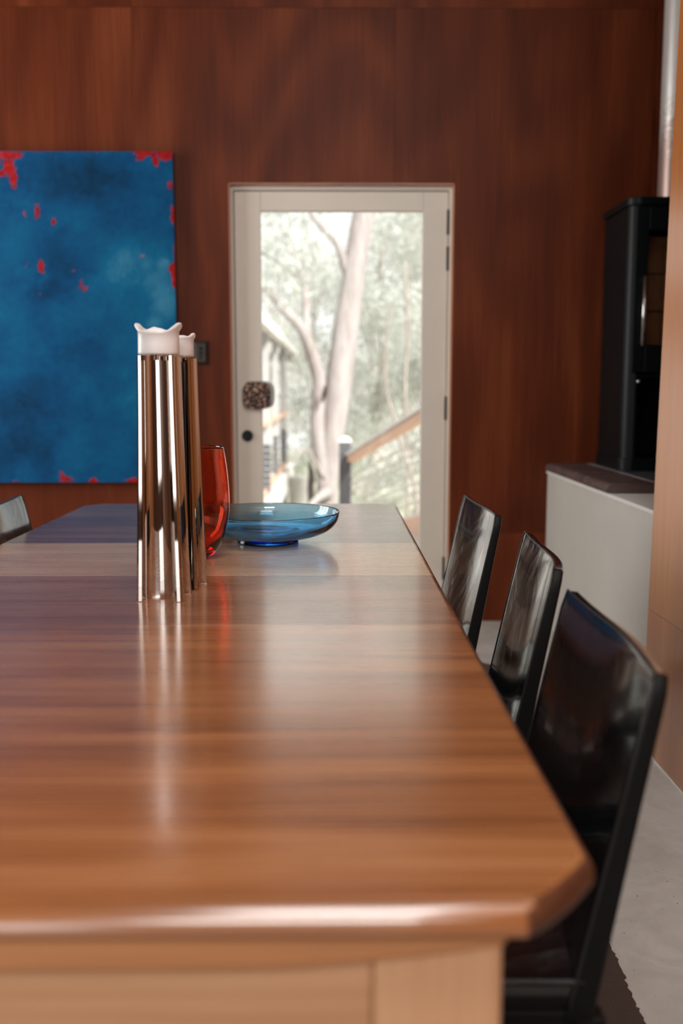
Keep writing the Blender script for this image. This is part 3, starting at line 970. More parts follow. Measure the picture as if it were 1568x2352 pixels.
tbox('apron', (AX0 + 0.006, AX0 + 0.03, AY0 + LG, AY1 - LG, AZ0, AZ1), M['table_body'])
tbox('apron', (AX1 - 0.03, AX1 - 0.006, AY0 + LG, AY1 - LG, AZ0, AZ1), M['table_body'])
# bowed strip under each end of the top
for (ya, yb) in ((AY0 - 0.016, AY0 + 0.004), (AY1 - 0.004, AY1 + 0.016)):
    bm = bmesh.new()
    n = 24
    top, bot = [], []
    for k in range(n + 1):
        t = k / n
        x = AX0 + (AX1 - AX0) * t
        q = abs(2 * t - 1)
        dz = 0.031 if q < 0.55 else 0.031 - 0.020 * ((q - 0.55) / 0.45) ** 1.6
        top.append((x - TO.x, AZ1 - TO.z)); bot.append((x - TO.x, AZ1 - dz - TO.z))
    ol = top + bot[::-1]
    loops(bm, [[(x, ya - TO.y, z) for x, z in ol], [(x, yb - TO.y, z) for x, z in ol]])
    link('bowed_strip', bm, M['bowed_strip'], table, bevel=0.003)

# ------------------------------------------------------------------ candle holders
def star_section(a, tip, depth, z, ox=0.0):
    """square with a deep concave flute in every side and flat corner tips"""
    pts = []
    for q in range(4):
        ang = math.pi / 2 * q
        # side facing -y in local frame: from (-a+tip, -a) to (a-tip, -a), flute bulging inwards
        loc = []
        loc.append((-a, -a + tip * 0.55)) if False else None
        n = 14
        w = a - tip
        for k in range(n + 1):
            t = -1 + 2 * k / n
            d = depth * math.sqrt(max(0, 1 - t * t)) ** 1.0
            loc.append((w * t, -a + d))
        for (x, y) in [p for p in loc if p]:
            pts.append((x * math.cos(ang) - y * math.sin(ang), x * math.sin(ang) + y * math.cos(ang), z))
        # corner tip between this side and the next
        cx, cy = a, -a
        c = tip * 0.42
        for (x, y) in ((a - c, -a), (a, -a + c)):
            pts.append((x * math.cos(ang) - y * math.sin(ang), x * math.sin(ang) + y * math.cos(ang), z))
    return pts
def candle_mesh(r, h, crown, seed, n=96, peaks=()):
    bm = bmesh.new()
    def rimh(a):
        v = mnoise.noise(Vector((math.cos(a) * 1.3 + seed, math.sin(a) * 1.3, seed * 2.1)))
        v2 = mnoise.noise(Vector((math.cos(a) * 3.4 - seed, math.sin(a) * 3.4, 5 + seed)))
        z = h + crown * (0.12 + 0.35 * v + 0.15 * v2)
        for pa, pw, ph in peaks:
            d = (math.degrees(a) - pa + 180) % 360 - 180
            z += ph * math.exp(-(d / pw) ** 2)
        return z
    rows = []
    levels = [(0.90, 0.0, 0), (0.985, 0.001, 0), (1.0, 0.004, 0), (0.985, 0.5, 1), (0.99, 0.8, 1), (1.03, 0.90, 1), (1.07, 0.955, 1), (1.05, 0.99, 1), (0.97, 1.0, 1), (0.88, 0.985, 1), (0.81, 0.90, 1), (0.78, 0.62, 1), (0.68, 0.5, 1), (0.35, 0.46, 1)]
    for s, t, mode in levels:
        row = []
        for k in range(n):
            a = 2 * math.pi * k / n
            hh = rimh(a)
            if mode == 0: z = t
            else:
                z = hh * t if t > 0.55 or s > 0.9 else h * t
            flare = 1.0 + (0.07 * min(1.0, max(0, (hh - h) / 0.018)) if t > 0.85 else 0)
            row.append((r * s * flare * math.cos(a), r * s * flare * math.sin(a), z))
        rows.append(row)
    loops(bm, rows)
    return bm
def holder(x, y, rz, label, ctop, cr, ch, crown, seed, clabel, peaks=()):
    H_ = 0.447
    t = empty('candle_holder', (x, y, TZ), rz, label=label, cat='candle holder', group='tall chrome candle holders')
    bm = bmesh.new()
    rings = []
    n = 24
    for k in range(n + 1):
        f = k / n
        a = 0.0425 * (1 - f) ** 1.25 + 0.0335 * (1 - (1 - f) ** 1.25)
        a = 0.0335 + (0.0430 - 0.0335) * (1 - f) ** 1.3
        rings.append(star_section(a, a * 0.24, a * 0.50, 0.001 + f * (H_ - 0.001)))
    rings = [star_section(0.0420, 0.0420 * .24, 0.0210, 0.0)] + rings
    loops(bm, rings)
    o = link('column', bm, M['chrome'], t)
    for p in o.data.polygons: p.use_smooth = True
    es = o.modifiers.new('split', 'EDGE_SPLIT'); es.split_angle = R(32)
    bm = bmesh.new()
    tube(bm, [(0, 0, H_ - 0.001), (0, 0, H_ + 0.002)], 0.020, 32)
    link('candle_cup', bm, M['chrome'], t)
    bm = bmesh.new()
    tube(bm, [(0, -0.021, H_ - 0.008), (0, -0.021, H_ + 0.0018)], 0.009, 20)
    link('socket_ring', bm, M['chrome'], t)
    c = link('candle', candle_mesh(cr, ch, crown, seed, peaks=peaks), M['wax'], None, smooth=True)
    c.location = (x, y, TZ + H_ + 0.002)
    tag(c, clabel, 'candle', 'white pillar candles')
    bm = bmesh.new()
    tube(bm, [(0, 0, ch * 0.46 - 0.002), (0.001, 0.001, ch * 0.46 + 0.006), (0.003, 0.001, ch * 0.46 + 0.010)], [0.0012, 0.0011, 0.0008], 8)
    wk = link('wick', bm, M['char'], c)
holder(-0.3165, 1.768, R(-3), 'tall tapering fluted chrome candle holder, the front one of the pair', 0, 0.0375, 0.040, 0.010, 3.37, 'white pillar candle with a wavy melted rim on the front chrome holder', ((178, 34, 0.016), (-4, 36, 0.016), (105, 30, 0.011), (60, 20, 0.005)))
holder(-0.301, 1.872, R(-6), 'tall tapering fluted chrome candle holder half hidden behind the front one', 0, 0.0330, 0.036, 0.006, 8.2, 'white candle with a lower rim on the rear chrome holder', ((-5, 22, 0.008), (100, 70, 0.006)))

# ------------------------------------------------------------------ red vase
bm = bmesh.new()
outer = smooth_prof([(0.0, 0.0), (0.034, 0.0008), (0.055, 0.014), (0.0745, 0.046), (0.086, 0.094), (0.0885, 0.135), (0.086, 0.185), (0.081, 0.228), (0.0765, 0.2545)], 6)
inner = smooth_prof([(0.0745, 0.2555), (0.0775, 0.228), (0.0825, 0.185), (0.085, 0.135), (0.0822, 0.096), (0.070, 0.054), (0.050, 0.028), (0.03, 0.020), (0.0, 0.018)], 6)
lathe(bm, outer + [(0.0757, 0.2565)] + inner, 72)
v = link('vase', bm, M['red_glass'], None, smooth=True)
v.location = (-0.3275, 2.195, TZ + 0.0004)
tag(v, 'tall rounded vase of transparent red glass behind the candle holders', 'vase')

# ------------------------------------------------------------------ blue bowl
bm = bmesh.new()
rim_r = 0.184
outer = [(0.0, 0.006), (0.05, 0.006), (0.068, 0.005), (0.074, 0.0), (0.0775, 0.0), (0.0785, 0.004), (0.0765, 0.010), (0.080, 0.0135)]
outer += smooth_prof([(0.080, 0.0135), (0.110, 0.0165), (0.140, 0.0240), (0.163, 0.0370), (0.178, 0.056), (0.1835, 0.0785)], 6)[1:]
inner = smooth_prof([(0.1812, 0.0800), (0.1745, 0.058), (0.159, 0.0415), (0.137, 0.0295), (0.108, 0.0225), (0.060, 0.0185), (0.0, 0.0175)], 6)
lathe(bm, outer + [(0.1828, 0.0800)] + inner, 96)
bw = link('bowl', bm, M['blue_glass'], None, smooth=True)
bw.location = (-0.167, 2.425, TZ + 0.0004)
tag(bw, 'wide shallow bowl of transparent blue glass on a small foot', 'bowl')

# ------------------------------------------------------------------ chairs
def make_chair(label, group):
    """local frame: +x is the front of the seat, origin on the floor under the seat's middle"""
    t = empty('dining_chair', (0, 0, 0), label=label, cat='chair', group=group)
    W = 0.235
    def bx(z):      # x of the back's front face at its edges
        return -0.200 - (z - 0.45) * 0.225
    NU, NV = 20, 20
    zb, zt = 0.405, 0.808
    def front(u, vv):
        z = zb + (zt - zb) * vv
        z -= (1 - abs(u) ** 2.2) * 0.013 * max(0.0, vv - 0.6) / 0.4
        q = 1 - u * u
        x = bx(z) - 0.019 * q * (0.35 + 0.65 * vv) - 0.004 * math.sin(3.3 * u + 1.2 * vv)
        w = W - 0.006 * vv - (0.010 * max(0, (vv - 0.93) / 0.07) ** 2)
        return Vector((x, u * w, z))
    bm = bmesh.new()
    F, B = [], []
    for j in range(NV + 1):
        vv = j / NV
        th = 0.032 - 0.014 * vv
        rf, rb = [], []
        for i in range(NU + 1):
            u = -1 + 2 * i / NU
            u = math.copysign(abs(u) ** 0.85, u)
            p = front(u, vv)
            rf.append(bm.verts.new(p))
            rb.append(bm.verts.new(p + Vector((-th, 0, -0.002 * vv))))
        F.append(rf); B.append(rb)
    for j in range(NV):
        for i in range(NU):
            bm.faces.new((F[j][i], F[j][i + 1], F[j + 1][i + 1], F[j + 1][i]))
            bm.faces.new((B[j][i], B[j + 1][i], B[j + 1][i + 1], B[j][i + 1]))
        bm.faces.new((F[j][0], F[j + 1][0], B[j + 1][0], B[j][0]))
        bm.faces.new((F[j][NU], B[j][NU], B[j + 1][NU], F[j + 1][NU]))
    for i in range(NU):
        bm.faces.new((F[0][i], B[0][i], B[0][i + 1], F[0][i + 1]))
        bm.faces.new((F[NV][i], F[NV][i + 1], B[NV][i + 1], B[NV][i]))
    bk = link('backrest', bm, M['leather'], t, smooth=True, bevel=0.0045, seg=3)
    bk.data.materials.append(M['leather_edge'])
    for p in bk.data.polygons:
        if abs(p.normal.y) > 0.85:
            p.material_index = 1
    # piping along the front edge of the back
    bm = bmesh.new()
    pts = [front(-1, k / 14) for k in range(0, 15)] + [front(-1 + 2 * k / 16, 1) for k in range(1, 16)] + [front(1, 1 - k / 14) for k in range(0, 15)]
    pts = [Vector((p.x - 0.001, p.y * 0.997, p.z)) for p in pts]
    tube(bm, pts, 0.0021, 6)
    link('piping', bm, M['stitch'], bk, smooth=True)
    # seat
    bm = bmesh.new()
    N = 18
    top, bot = [], []
    for j in range(N + 1):
        rt, rb = [], []
        for i in range(N + 1):
            x = -0.222 + 0.45 * i / N
            yy = -1 + 2 * j / N
            w = W - 0.004
            dip = 0.014 * (1 - yy * yy) * math.sin(math.pi * min(1, i / N * 1.1 + 0.02)) ** 0.7
            rt.append(bm.verts.new((x, yy * w, 0.452 - dip)))
            rb.append(bm.verts.new((x, yy * w, 0.415)))
        top.append(rt); bot.append(rb)
    for j in range(N):
        for i in range(N):
            bm.faces.new((top[j][i], top[j][i + 1], top[j + 1][i + 1], top[j + 1][i]))
            bm.faces.new((bot[j][i], bot[j + 1][i], bot[j + 1][i + 1], bot[j][i + 1]))
        bm.faces.new((top[j][0], top[j + 1][0], bot[j + 1][0], bot[j][0]))
        bm.faces.new((top[j][N], bot[j][N], bot[j + 1][N], top[j + 1][N]))
    for i in range(N):
        bm.faces.new((top[0][i], bot[0][i], bot[0][i + 1], top[0][i + 1]))
        bm.faces.new((top[N][i], top[N][i + 1], bot[N][i + 1], bot[N][i]))
    st = link('seat', bm, M['leather'], t, smooth=True, bevel=0.006, seg=3)
    bm = bmesh.new()
    w = W - 0.003
    tube(bm, [(-0.21, -w, 0.4535), (0.229, -w, 0.4535), (0.229, w, 0.4535), (-0.21, w, 0.4535)], 0.0025, 6)
    link('piping', bm, M['stitch'], st)
    # skirt under the seat
    boxo('seat_frame', [(-0.205, 0.222, -W + 0.004, -W + 0.026, 0.385, 0.416), (-0.205, 0.222, W - 0.026, W - 0.004, 0.385, 0.416), (0.200, 0.222, -W + 0.026, W - 0.026, 0.385, 0.416)], M['leather_edge'], t, bevel=0.004)
    for sx in (0, 1):
        for s in (-1, 1):
            bm = bmesh.new()
            def sec(cx, z, a, b):
                y0, y1 = s * (W - 0.002), s * (W - 0.002 - b)
                return [(cx - a / 2, y0, z), (cx + a / 2, y0, z), (cx + a / 2, y1, z), (cx - a / 2, y1, z)]
            if sx:
                loops(bm, [sec(0.205, 0.0, 0.030, 0.026), sec(0.204, 0.385, 0.040, 0.030)])
            else:
                loops(bm, [sec(-0.232, 0.0, 0.030, 0.026), sec(-0.224, 0.25, 0.034, 0.028), sec(-0.219, 0.408, 0.036, 0.030)])
            link('leg', bm, M['leather_edge'], t, bevel=0.004, seg=2)
    return t
def copy_tree(o, parent=None):
    c = o.copy()
    COL.objects.link(c)
    if parent is not None:
        c.parent = parent
    for ch in list(o.children):
        copy_tree(ch, c)
    return c
GRP = 'black leather dining chairs around the table'
proto = make_chair('glossy black leather chair nearest the camera on the right side of the table', GRP)
def place(o, fc, nc, zrot_flip, label):
    """put the top corners of the back at the far corner fc and near corner nc (world x, y)"""
    fc, nc = Vector(fc), Vector(nc)
    mid = (fc + nc) / 2
    d = (nc - fc)
    if zrot_flip:     # chair faces -x
        ang = math.atan2(d.y, d.x) - R(-90) + math.pi
    else:
        ang = math.atan2(d.y, d.x) - R(-90)
    topx = -0.2806
    off = Vector((math.cos(ang), math.sin(ang))) * topx
    o.location = (mid.x - off.x, mid.y - off.y, RUG)
    o.rotation_euler = (0, 0, ang)
    o['label'] = label
c2 = copy_tree(proto); c3 = copy_tree(proto); c4 = copy_tree(proto)
place(proto, (0.365, 1.465), (0.352, 0.995), True, 'glossy black leather chair nearest the camera on the right side of the table')
place(c2, (0.421, 2.075), (0.382, 1.61), True, 'glossy black leather chair in the middle of the three to the right of the table')
place(c3, (0.386, 2.80), (0.405, 2.33), True, 'black leather chair farthest along the right side of the table, nearest the door')
place(c4, (-0.925, 2.84), (-0.905, 2.37), False, 'black leather chair on the left side of the table below the blue painting')

# ------------------------------------------------------------------ outside: landing, stair railing, wing, trees
deck = empty('deck', (0, 0, 0), label='bleached timber landing just outside the glass door', cat='deck', kind='structure')
yy = 4.80
while yy < 7.78:
    boxo('deck_board', (-1.6, 1.7, yy, yy + 0.136, -0.045, -0.02), M['deck_wood'], deck, bevel=0.003)
    yy += 0.142
boxo('deck_frame', [(-1.55, -1.5, 4.8, 7.7, -0.20, -0.046), (1.6, 1.65, 4.8, 7.7, -0.20, -0.046), (0.0, 0.05, 4.8, 7.7, -0.20, -0.046), (-1.55, 1.65, 7.65, 7.7, -0.20, -0.046)], M['deck_wood'], deck)
boxo('deck_post', (-1.5, -1.4, 7.5, 7.6, -4.0, -0.2), M['grey_post'], deck)
boxo('deck_post', (1.5, 1.6, 7.5, 7.6, -4.0, -0.2), M['grey_post'], deck)

rail = empty('stair_railing', (0.19, 10, 0), label='descending outdoor stair railing with charcoal post, timber handrail and steel cables', cat='railing')
def rl(p): return (p[0] - 0.19, p[1] - 10, p[2])
def bar(name, p0, p1, w, h, m, parent, bevel=0.004):
    p0, p1 = Vector(p0), Vector(p1)
    d = (p1 - p0).normalized()
    s = d.cross(Vector((0, 0, 1))).normalized() * w / 2
    u = s.normalized().cross(d) * h / 2
    bm = bmesh.new()
    loops(bm, [[p0 + s + u, p0 - s + u, p0 - s - u, p0 + s - u], [p1 + s + u, p1 - s + u, p1 - s - u, p1 + s - u]])
    return link(name, bm, m, parent, bevel=bevel)
pc = at(792, 1015, 10.0)
boxo('post', (-0.062 + pc.x - 0.19, 0.062 + pc.x - 0.19, -0.06, 0.06, -4.0, pc.z), M['grey_post'], rail, bevel=0.004)
bm = bmesh.new()
sq_ = [(-0.07, -0.07), (0.07, -0.07), (0.07, 0.07), (-0.07, 0.07)]
loops(bm, [[(x * s + pc.x - 0.19, y * s, pc.z + z) for x, y in sq_] for s, z in ((1, 0), (1, 0.012), (0.75, 0.04), (0.4, 0.056))])
link('post_cap', bm, M['outdoor_white'], rail)
hn, hf = at(963, 962, 7.7), at(804, 1056, 10.0)
ext = hn + (hn - hf) * 0.35
bar('handrail', rl(hf), rl(ext), 0.09, 0.06, M['timber_rail'], rail)
bar('handrail_lit_top', rl(hf + Vector((0, 0, 0.046))), rl(ext + Vector((0, 0, 0.046))), 0.13, 0.026, M['outdoor_white'], rail, 0.002)  # white strip stands for the daylight on top of the timber rail
for k, py in enumerate((1012, 1036, 1058, 1083, 1107, 1129, 1151, 1179)):
    a = at(963, py, 7.7)
    drop = a.z - hn.z
    b = Vector((hf.x, hf.y, hf.z + drop * 1.02))
    e2 = a + (a - b) * 0.35
    bm = bmesh.new()
    tube(bm, [rl(b), rl(e2)], 0.011, 8)
    link('cable', bm, M['outdoor_white'], rail)
a = at(955, 1216, 7.72)
sd = (hf - hn)
bar('stringer', rl(a + Vector((0.9, -0.0, 0.0)) * 0 - sd * 0.35), rl(a + sd), 0.05, 0.20, M['timber_rail'], rail)
# stair treads going down beside the railing
stp = empty('outdoor_stair', (0, 0, 0), label='timber steps descending from the landing outside the door', cat='stairs')
for k in range(9):
    f = (k + 0.5) / 9
    c = Vector((hn.x, hn.y, -0.05)).lerp(Vector((hf.x, hf.y, -0.05 + (hf.z - hn.z))), f)
    boxo('tread', (c.x - 1.1, c.x - 0.03, c.y - 0.13, c.y + 0.13, c.z - 0.075, c.z - 0.035), M['deck_wood'], stp, bevel=0.004)
for dx in (-1.08, -0.09):
    p0 = Vector((hn.x + dx, hn.y + 0.08, -0.19)); p1 = Vector((hf.x + dx, hf.y, -0.19 + (hf.z - hn.z)))
    bar('stair_stringer', p0, p1, 0.04, 0.12, M['deck_wood'], stp)

# wing of the house to the left
wing = empty('house_wing', (-1.25, 16, -1), label='low grey weatherboard wing with pale roof outside at the left of the glass', cat='building')
def wl_(b): return (b[0] + 1.25, b[1] + 1.25, b[2] - 16, b[3] - 16, b[4] + 1, b[5] + 1)
boxo('wall', wl_((-5.0, -1.25, 10.5, 19.3, -3.5, 1.75)), M['wing_wall'], wing)
for y0, y1 in ((11.0, 12.2), (13.0, 14.6), (15.4, 17.2), (17.7, 19.0)):
    fr_ = boxo('window_frame', [wl_((-1.26, -1.20, y0, y0 + 0.22, 0.0, 1.6)), wl_((-1.26, -1.20, y1 - 0.22, y1, 0.0, 1.6)), wl_((-1.26, -1.20, y0, y1, 0.0, 0.08)), wl_((-1.26, -1.20, y0, y1, 1.5, 1.6))], M['outdoor_white'], wing)
    boxo('pane', wl_((-1.255, -1.235, y0, y1, 0.0, 1.6)), M['far_glass'], fr_)
for k in range(12):
    boxo('weatherboard', wl_((-1.27, -1.235, 10.5, 19.3, -0.3 + k * 0.17, -0.3 + k * 0.17 + 0.012)), M['grey_post'], wing)
bm = bmesh.new()
prof = [(-0.80, 1.84), (-0.80, 1.92), (-2.9, 3.05), (-5.3, 1.75), (-5.3, 1.68), (-2.9, 2.95)]
loops(bm, [[(x + 1.25, 9.8 - 16, z + 1) for x, z in prof], [(x + 1.25, 19.4 - 16, z + 1) for x, z in prof]])
link('roof', bm, M['roof_metal'], wing)
boxo('gutter', wl_((-0.80, -0.70, 9.8, 19.4, 1.80, 1.92)), M['outdoor_white'], wing)
boxo('fascia', wl_((-5.2, -0.80, 19.36, 19.42, 1.70, 1.86)), M['outdoor_white'], wing)
wdeck = empty('veranda_deck', (-1.0, 13.5, 0), label='pale veranda deck edge along the grey wing', cat='deck')
boxo('deck_slab', (-0.25, 0.26, -3.2, 3.2, -0.28, -0.14), M['outdoor_white'], wdeck)
boxo('fascia_board', (0.26, 0.30, -3.2, 3.2, -0.40, -0.12), M['outdoor_white'], wdeck)
boxo('deck_post', (0.1, 0.2, -3.0, -2.9, -4, -0.28), M['grey_post'], wdeck)
boxo('deck_post', (0.1, 0.2, 2.9, 3.0, -4, -0.28), M['grey_post'], wdeck)
wrail = empty('veranda_railing', (-0.82, 13.5, -0.12), label='veranda railing with timber handrail on dark posts beside the grey wing', cat='railing')
for py_, w_ in ((-1.9, 0.055), (0.2, 0.035), (2.4, 0.05)):
    boxo('post', (-w_, w_, py_ - 0.05, py_ + 0.05, 0.0, 1.95), M['wing_wall'], wrail)
    boxo('louvre_screen', [(-w_ - 0.004, w_ + 0.004, py_ - 0.06, py_ + 0.06, 0.02 + k * 0.075, 0.075 + k * 0.075) for k in range(8)], M['grey_post'], wrail)
bar('handrail', (0, -3.1, 0.86), (0, 2.9, 0.86), 0.10, 0.05, M['timber_rail'], wrail)
bar('bottom_rail', (0, -3.1, 0.03), (0, 2.9, 0.03), 0.07, 0.05, M['timber_rail'], wrail)

# ground falling away
bm = bmesh.new()
N = 60
vg = []
def gz(x, y):
    return -1.7 - 0.9 * math.sin(min(1, max(0, (y - 5) / 14)) * math.pi / 2) - 0.02 * max(0, y - 20) + 0.35 * mnoise.noise(Vector((x * 0.2, y * 0.2, 0)))
for j in range(N + 1):
    row = []
    for i in range(N + 1):
        x = -45 + 90 * i / N
        y = 5.0 + 75 * (j / N) ** 1.5
        row.append(bm.verts.new((x, y, gz(x, y))))
    vg.append(row)
for j in range(N):
    for i in range(N):
        bm.faces.new((vg[j][i], vg[j][i + 1], vg[j + 1][i + 1], vg[j + 1][i]))
gr = link('ground', bm, M['ground'], smooth=True)
tag(gr, 'pale bush ground falling away behind the house', kind='structure')

def leaves_mesh(name, centres, radii, counts, L, Wd, mat, parent, droop=0.6):
    P, Q = [], []
    V = []
    for c, r, k in zip(centres, radii, counts):
        d = rng.normal(size=(k, 3)); d /= np.linalg.norm(d, axis=1)[:, None]
        rad = rng.random(k) ** 0.45
        V.append(np.array(c)[None] + d * rad[:, None] * np.array(r)[None])
    C = np.concatenate(V)
    n = len(C)
    ax = rng.normal(size=(n, 3)); ax[:, 2] -= droop * 1.4; ax /= np.linalg.norm(ax, axis=1)[:, None]
    b = rng.normal(size=(n, 3)); b = np.cross(ax, b); b /= np.linalg.norm(b, axis=1)[:, None]
    l = (L * (0.6 + 0.8 * rng.random(n)))[:, None]
    w = (Wd * (0.6 + 0.8 * rng.random(n)))[:, None]
    pts = np.stack([C - ax * l / 2, C + b * w / 2, C + ax * l / 2, C - b * w / 2], axis=1).reshape(-1, 3)
    me = bpy.data.meshes.new(name)
    me.vertices.add(4 * n); me.loops.add(4 * n); me.polygons.add(n)
    me.vertices.foreach_set('co', pts.ravel().astype(np.float32))
    me.loops.foreach_set('vertex_index', np.arange(4 * n, dtype=np.int32))
    me.polygons.foreach_set('loop_start', np.arange(0, 4 * n, 4, dtype=np.int32))
    me.update(calc_edges=True)
    me.materials.append(mat)
    o = bpy.data.objects.new(name, me)
    COL.objects.link(o)
    o.parent = parent
    o['kind'] = 'stuff'
    return o

def limb(pts, radii, n=14, wob=0.08):
    """tapering trunk or branch with small irregularities"""
    P3 = smooth_prof([tuple(p) for p in pts], 5)
    RR = [r[0] for r in smooth_prof([(r, 0) for r in radii], 5)]
    bm = bmesh.new()
    tube(bm, P3, RR, n)
    for v in bm.verts:
        k = mnoise.noise(v.co * 2.5)
        v.co.x += k * wob * radii[0]; v.co.y += k * wob * radii[0]
    return bm

# the big pale gum in the middle of the glass
YT = 14.0
base = at(748, 1230, YT)
gum = empty('gum_tree', (base.x, YT, gz(base.x, YT)), label='big leaning pale-barked gum tree trunk in the middle of the glass', cat='tree')
GO = Vector(gum.location)
def gp(px, py, Y=YT): return at(px, py, Y) - GO
W0 = YT / 2200
tr_ = link('trunk', limb([Vector((0.0, 0, -0.1)), gp(748, 1230), gp(751, 1120), gp(762, 1000), gp(782, 850), gp(808, 660), gp(834, 490), gp(858, 330), gp(880, 150)], [30 * W0, 26 * W0, 24 * W0, 28 * W0, 30 * W0, 26 * W0, 24 * W0, 22 * W0, 16 * W0], 20), M['bark'], gum, smooth=True)
brs = [([gp(748, 1150, 13.9), gp(735, 1050, 13.85), (gp(728, 960, 13.85)), gp(733, 880, 13.9), gp(712, 800, 13.8), gp(690, 752, 13.7), gp(655, 715, 13.6), gp(610, 668, 13.5), gp(540, 640, 13.3)], [16, 15, 17, 16, 14, 12, 10, 8, 5]),
       ([gp(704, 770, 13.8), gp(702, 690, 13.9), gp(690, 620, 14.0), gp(662, 570, 14.0), gp(632, 535, 14.1), gp(600, 480, 14.2)], [10, 8, 6.5, 5.5, 5, 3]),
       ([gp(800, 640, 14.0), gp(775, 560, 13.9), gp(742, 525, 13.8), gp(718, 495, 13.7), gp(690, 455, 13.6)], [12, 10, 8, 6, 4]),
       ([gp(690, 640, 14.0), gp(650, 610, 13.8), gp(600, 580, 13.6)], [5, 4, 3]),
       ([gp(752, 1130, 13.8), gp(722, 1150, 13.4), gp(700, 1190, 13.0)], [14, 8, 5]),
       ([gp(745, 1100, 13.8), gp(700, 1030, 13.5), gp(672, 1075, 13.3)], [4, 3, 2])]
for pts, rr in brs:
    link('branch', limb(pts, [r * W0 for r in rr], 10), M['bark'], gum, smooth=True)
hol = link('bark_hollow', limb([gp(738, 925, 13.62), gp(744, 905, 13.60), gp(747, 885, 13.62)], [2 * W0, 5 * W0, 2 * W0], 8, 0.2), M['char'], gum, smooth=True)
cs = [gp(640, 470, 14.5), gp(760, 380, 15), gp(600, 560, 13.5), gp(900, 380, 15), gp(840, 250, 15), gp(560, 640, 13.3)]
leaves_mesh('foliage', cs, [(1.0, 1.0, 0.5)] * 6, [800] * 6, 0.15, 0.035, M['leaf_a'], gum)
st_ = at(713, 1190, 13.4)
bm = limb([Vector((0, 0, -0.3)), at(714, 1150, 13.4) - Vector((st_.x, 13.4, gz(st_.x, 13.4))), at(716, 1100, 13.4) - Vector((st_.x, 13.4, gz(st_.x, 13.4))), at(710, 1058, 13.4) - Vector((st_.x, 13.4, gz(st_.x, 13.4)))], [0.075, 0.05, 0.055, 0.012], 10, 0.5)
so = link('tree_stump', bm, M['char'], smooth=True)
so.location = (st_.x, 13.4, gz(st_.x, 13.4))
tag(so, 'charred black pointed stump at the foot of the big pale gum', 'stump')
q0 = at(665, 1098, 15.0); q1 = at(715, 1098, 15.0)
bl = boxo('retaining_wall', (q0.x, q1.x, 15.0, 15.4, gz(q0.x, 15) - 0.5, q0.z), M['concrete_block'], bevel=0.02)
tag(bl, 'low pale weathered block wall left of the charred stump', 'wall')

def tree(x, y, h, rad, nleaf, label, mat, bark=None, r0=0.12, lean=0.0, clumps=16, z0=0.30, L=0.17, W_=0.045, name='tree', group=None):
    zg = gz(x, y)
    t = empty(name, (x, y, zg), label=label, cat='tree', group=group)
    top = Vector((lean * h, 0, h))
    mid = Vector((lean * h * 0.4 + random.uniform(-.2, .2), random.uniform(-.2, .2), h * 0.5))
    link('trunk', limb([Vector((0, 0, -0.3)), Vector((random.uniform(-.1, .1), 0, h * 0.2)), mid, top], [r0, r0 * 0.85, r0 * 0.6, r0 * 0.2], 10), bark or M['bark_dark'], t, smooth=True)
    cs, rs, ks = [], [], []
    for k in range(clumps):
        f = z0 + (1.0 - z0) * ((k + random.random()) / clumps)
        a = random.uniform(0, 2 * math.pi)
        rr = rad * random.uniform(0.15, 1.0) * (1.15 - 0.5 * f)
        c = Vector((lean * h * f + rr * math.cos(a), rr * math.sin(a), h * f))
        cs.append(c)
        s = random.uniform(0.30, 0.5) * rad
        rs.append((s, s, s * 0.62)); ks.append(max(30, int(nleaf / clumps)))
        if k % 2 == 0:
            f0 = max(0.15, f - 0.16)
            p0 = Vector((lean * h * f0, 0, h * f0))
            link('branch', limb([p0, (p0 + c) / 2 + Vector((0, 0, 0.1)), c], [r0 * 0.32, r0 * 0.2, r0 * 0.07], 6), bark or M['bark_dark'], t, smooth=True)
    leaves_mesh('foliage', cs, rs, ks, L, W_, mat, t)
    return t
A_, B_, C_ = M['leaf_a'], M['leaf_b'], M['leaf_c']
tree(1.9, 18, 8.2, 2.3, 9000, 'leafy gum at the right side of the glass, nearest of the bush trees', A_, None, 0.11, -0.03, 22, 0.22)
tree(3.6, 23, 9.5, 2.8, 9000, 'tall grey-green gum beyond the right edge of the door glass', B_)
tree(0.9, 24, 8.5, 2.3, 8500, 'dense pale green gum just right of the big leaning trunk', A_, None, 0.12, 0.03, 22, 0.2)
tree(-0.6, 27, 7.3, 2.2, 6500, 'thin-crowned gum seen left of the big leaning trunk', B_, None, 0.10, 0.0, 16, 0.25)
tree(-3.6, 25, 9.5, 2.4, 4500, 'tall gum standing behind the roof of the grey wing', A_)
tree(-2.0, 31, 8.5, 2.6, 6000, 'distant gum above the roof line at upper left of the glass', B_, None, 0.12, 0.02, 18, 0.4)
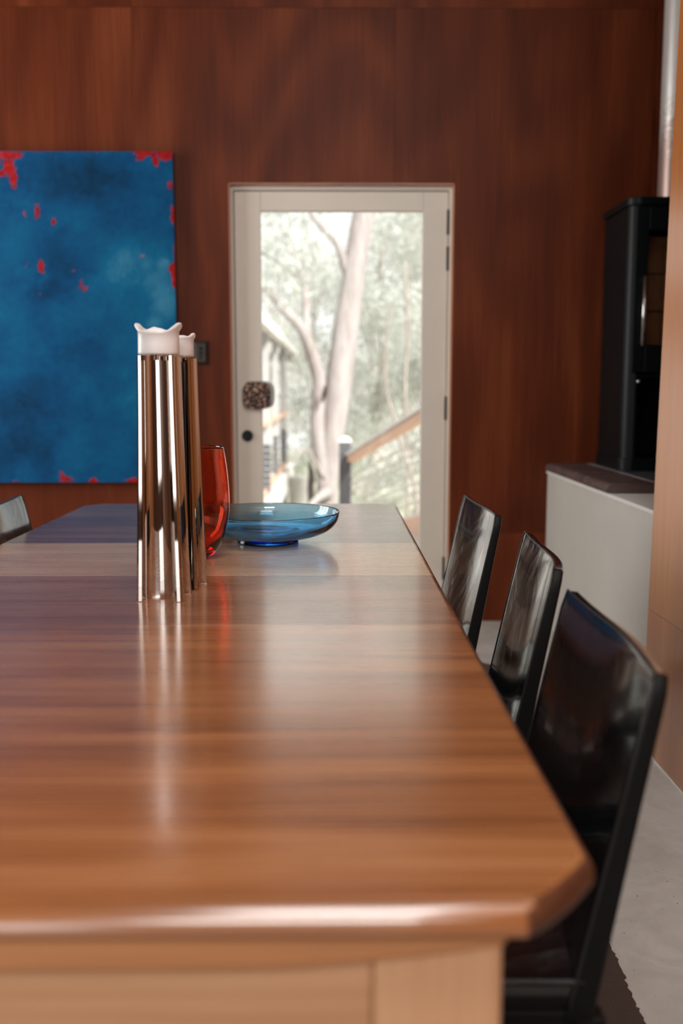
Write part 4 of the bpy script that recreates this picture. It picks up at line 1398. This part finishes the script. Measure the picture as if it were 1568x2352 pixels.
tree(2.6, 31, 11.5, 3.2, 9000, 'far pale gum filling the upper right of the glass', B_, None, 0.16, -0.02, 26, 0.2)
tree(0.0, 37, 5.6, 3.2, 9000, 'distant broad gum low behind the big trunk', A_, None, 0.14, 0, 24, 0.1)
tree(6.5, 27, 11, 3.4, 8000, 'gum far to the right beyond the railing', A_)
tree(-7.0, 30, 11, 3.6, 7000, 'gum far to the left behind the grey wing', B_)
tree(4.5, 42, 6.5, 4.2, 9000, 'hazy distant gum at the right horizon', B_, None, 0.2, 0, 24, 0.1)
tree(-4.2, 42, 5.5, 3.8, 8000, 'hazy distant gum at the left horizon', A_, None, 0.2, 0, 24, 0.1)
for x, y, h, r_, n_, lb in ((0.9, 15.5, 2.0, 0.9, 4200, 'sage green shrub behind the dark railing post'), (1.7, 14.2, 2.2, 1.0, 4500, 'bushy shrub behind the steel cables'), (-0.35, 17.5, 2.3, 0.95, 4200, 'pale shrub low between the wing and the big gum'),
                       (2.6, 19, 2.8, 1.3, 4500, 'olive shrub at the lower right of the glass'), (0.5, 20, 2.9, 1.2, 4500, 'shrub right behind the foot of the big gum'), (-1.0, 22, 2.4, 1.3, 3500, 'shrub at the end of the grey wing')):
    tree(x, y, h, r_, n_, lb, C_, None, 0.03, 0, 16, 0.1, 0.10, 0.035, name='shrub')
for i, (ptsx, rr, lb) in enumerate((([(960, 1200), (945, 1090), (920, 1020), (905, 960), (888, 900), (884, 800), (896, 700)], 4, 'thin crooked sapling trunk behind the cables'),
                     ([(938, 1220), (934, 1000), (930, 880), (936, 760), (930, 600)], 3.5, 'thin straight sapling near the right edge of the glass'))):
    Y_ = 12.5 + i
    p = [at(a, b, Y_) for a, b in ptsx]
    o0 = Vector((p[0].x, Y_, gz(p[0].x, Y_)))
    bm = limb([Vector((0, 0, -0.1))] + [q - o0 for q in p], [rr * Y_ / 2200 * f for f in (1.4, 1.2, 1.1, 1, .9, .8, .6, .4)[:len(p) + 1]], 8)
    o = link('sapling', bm, M['bark_dark'], smooth=True)
    o.location = o0
    tag(o, lb, 'tree')
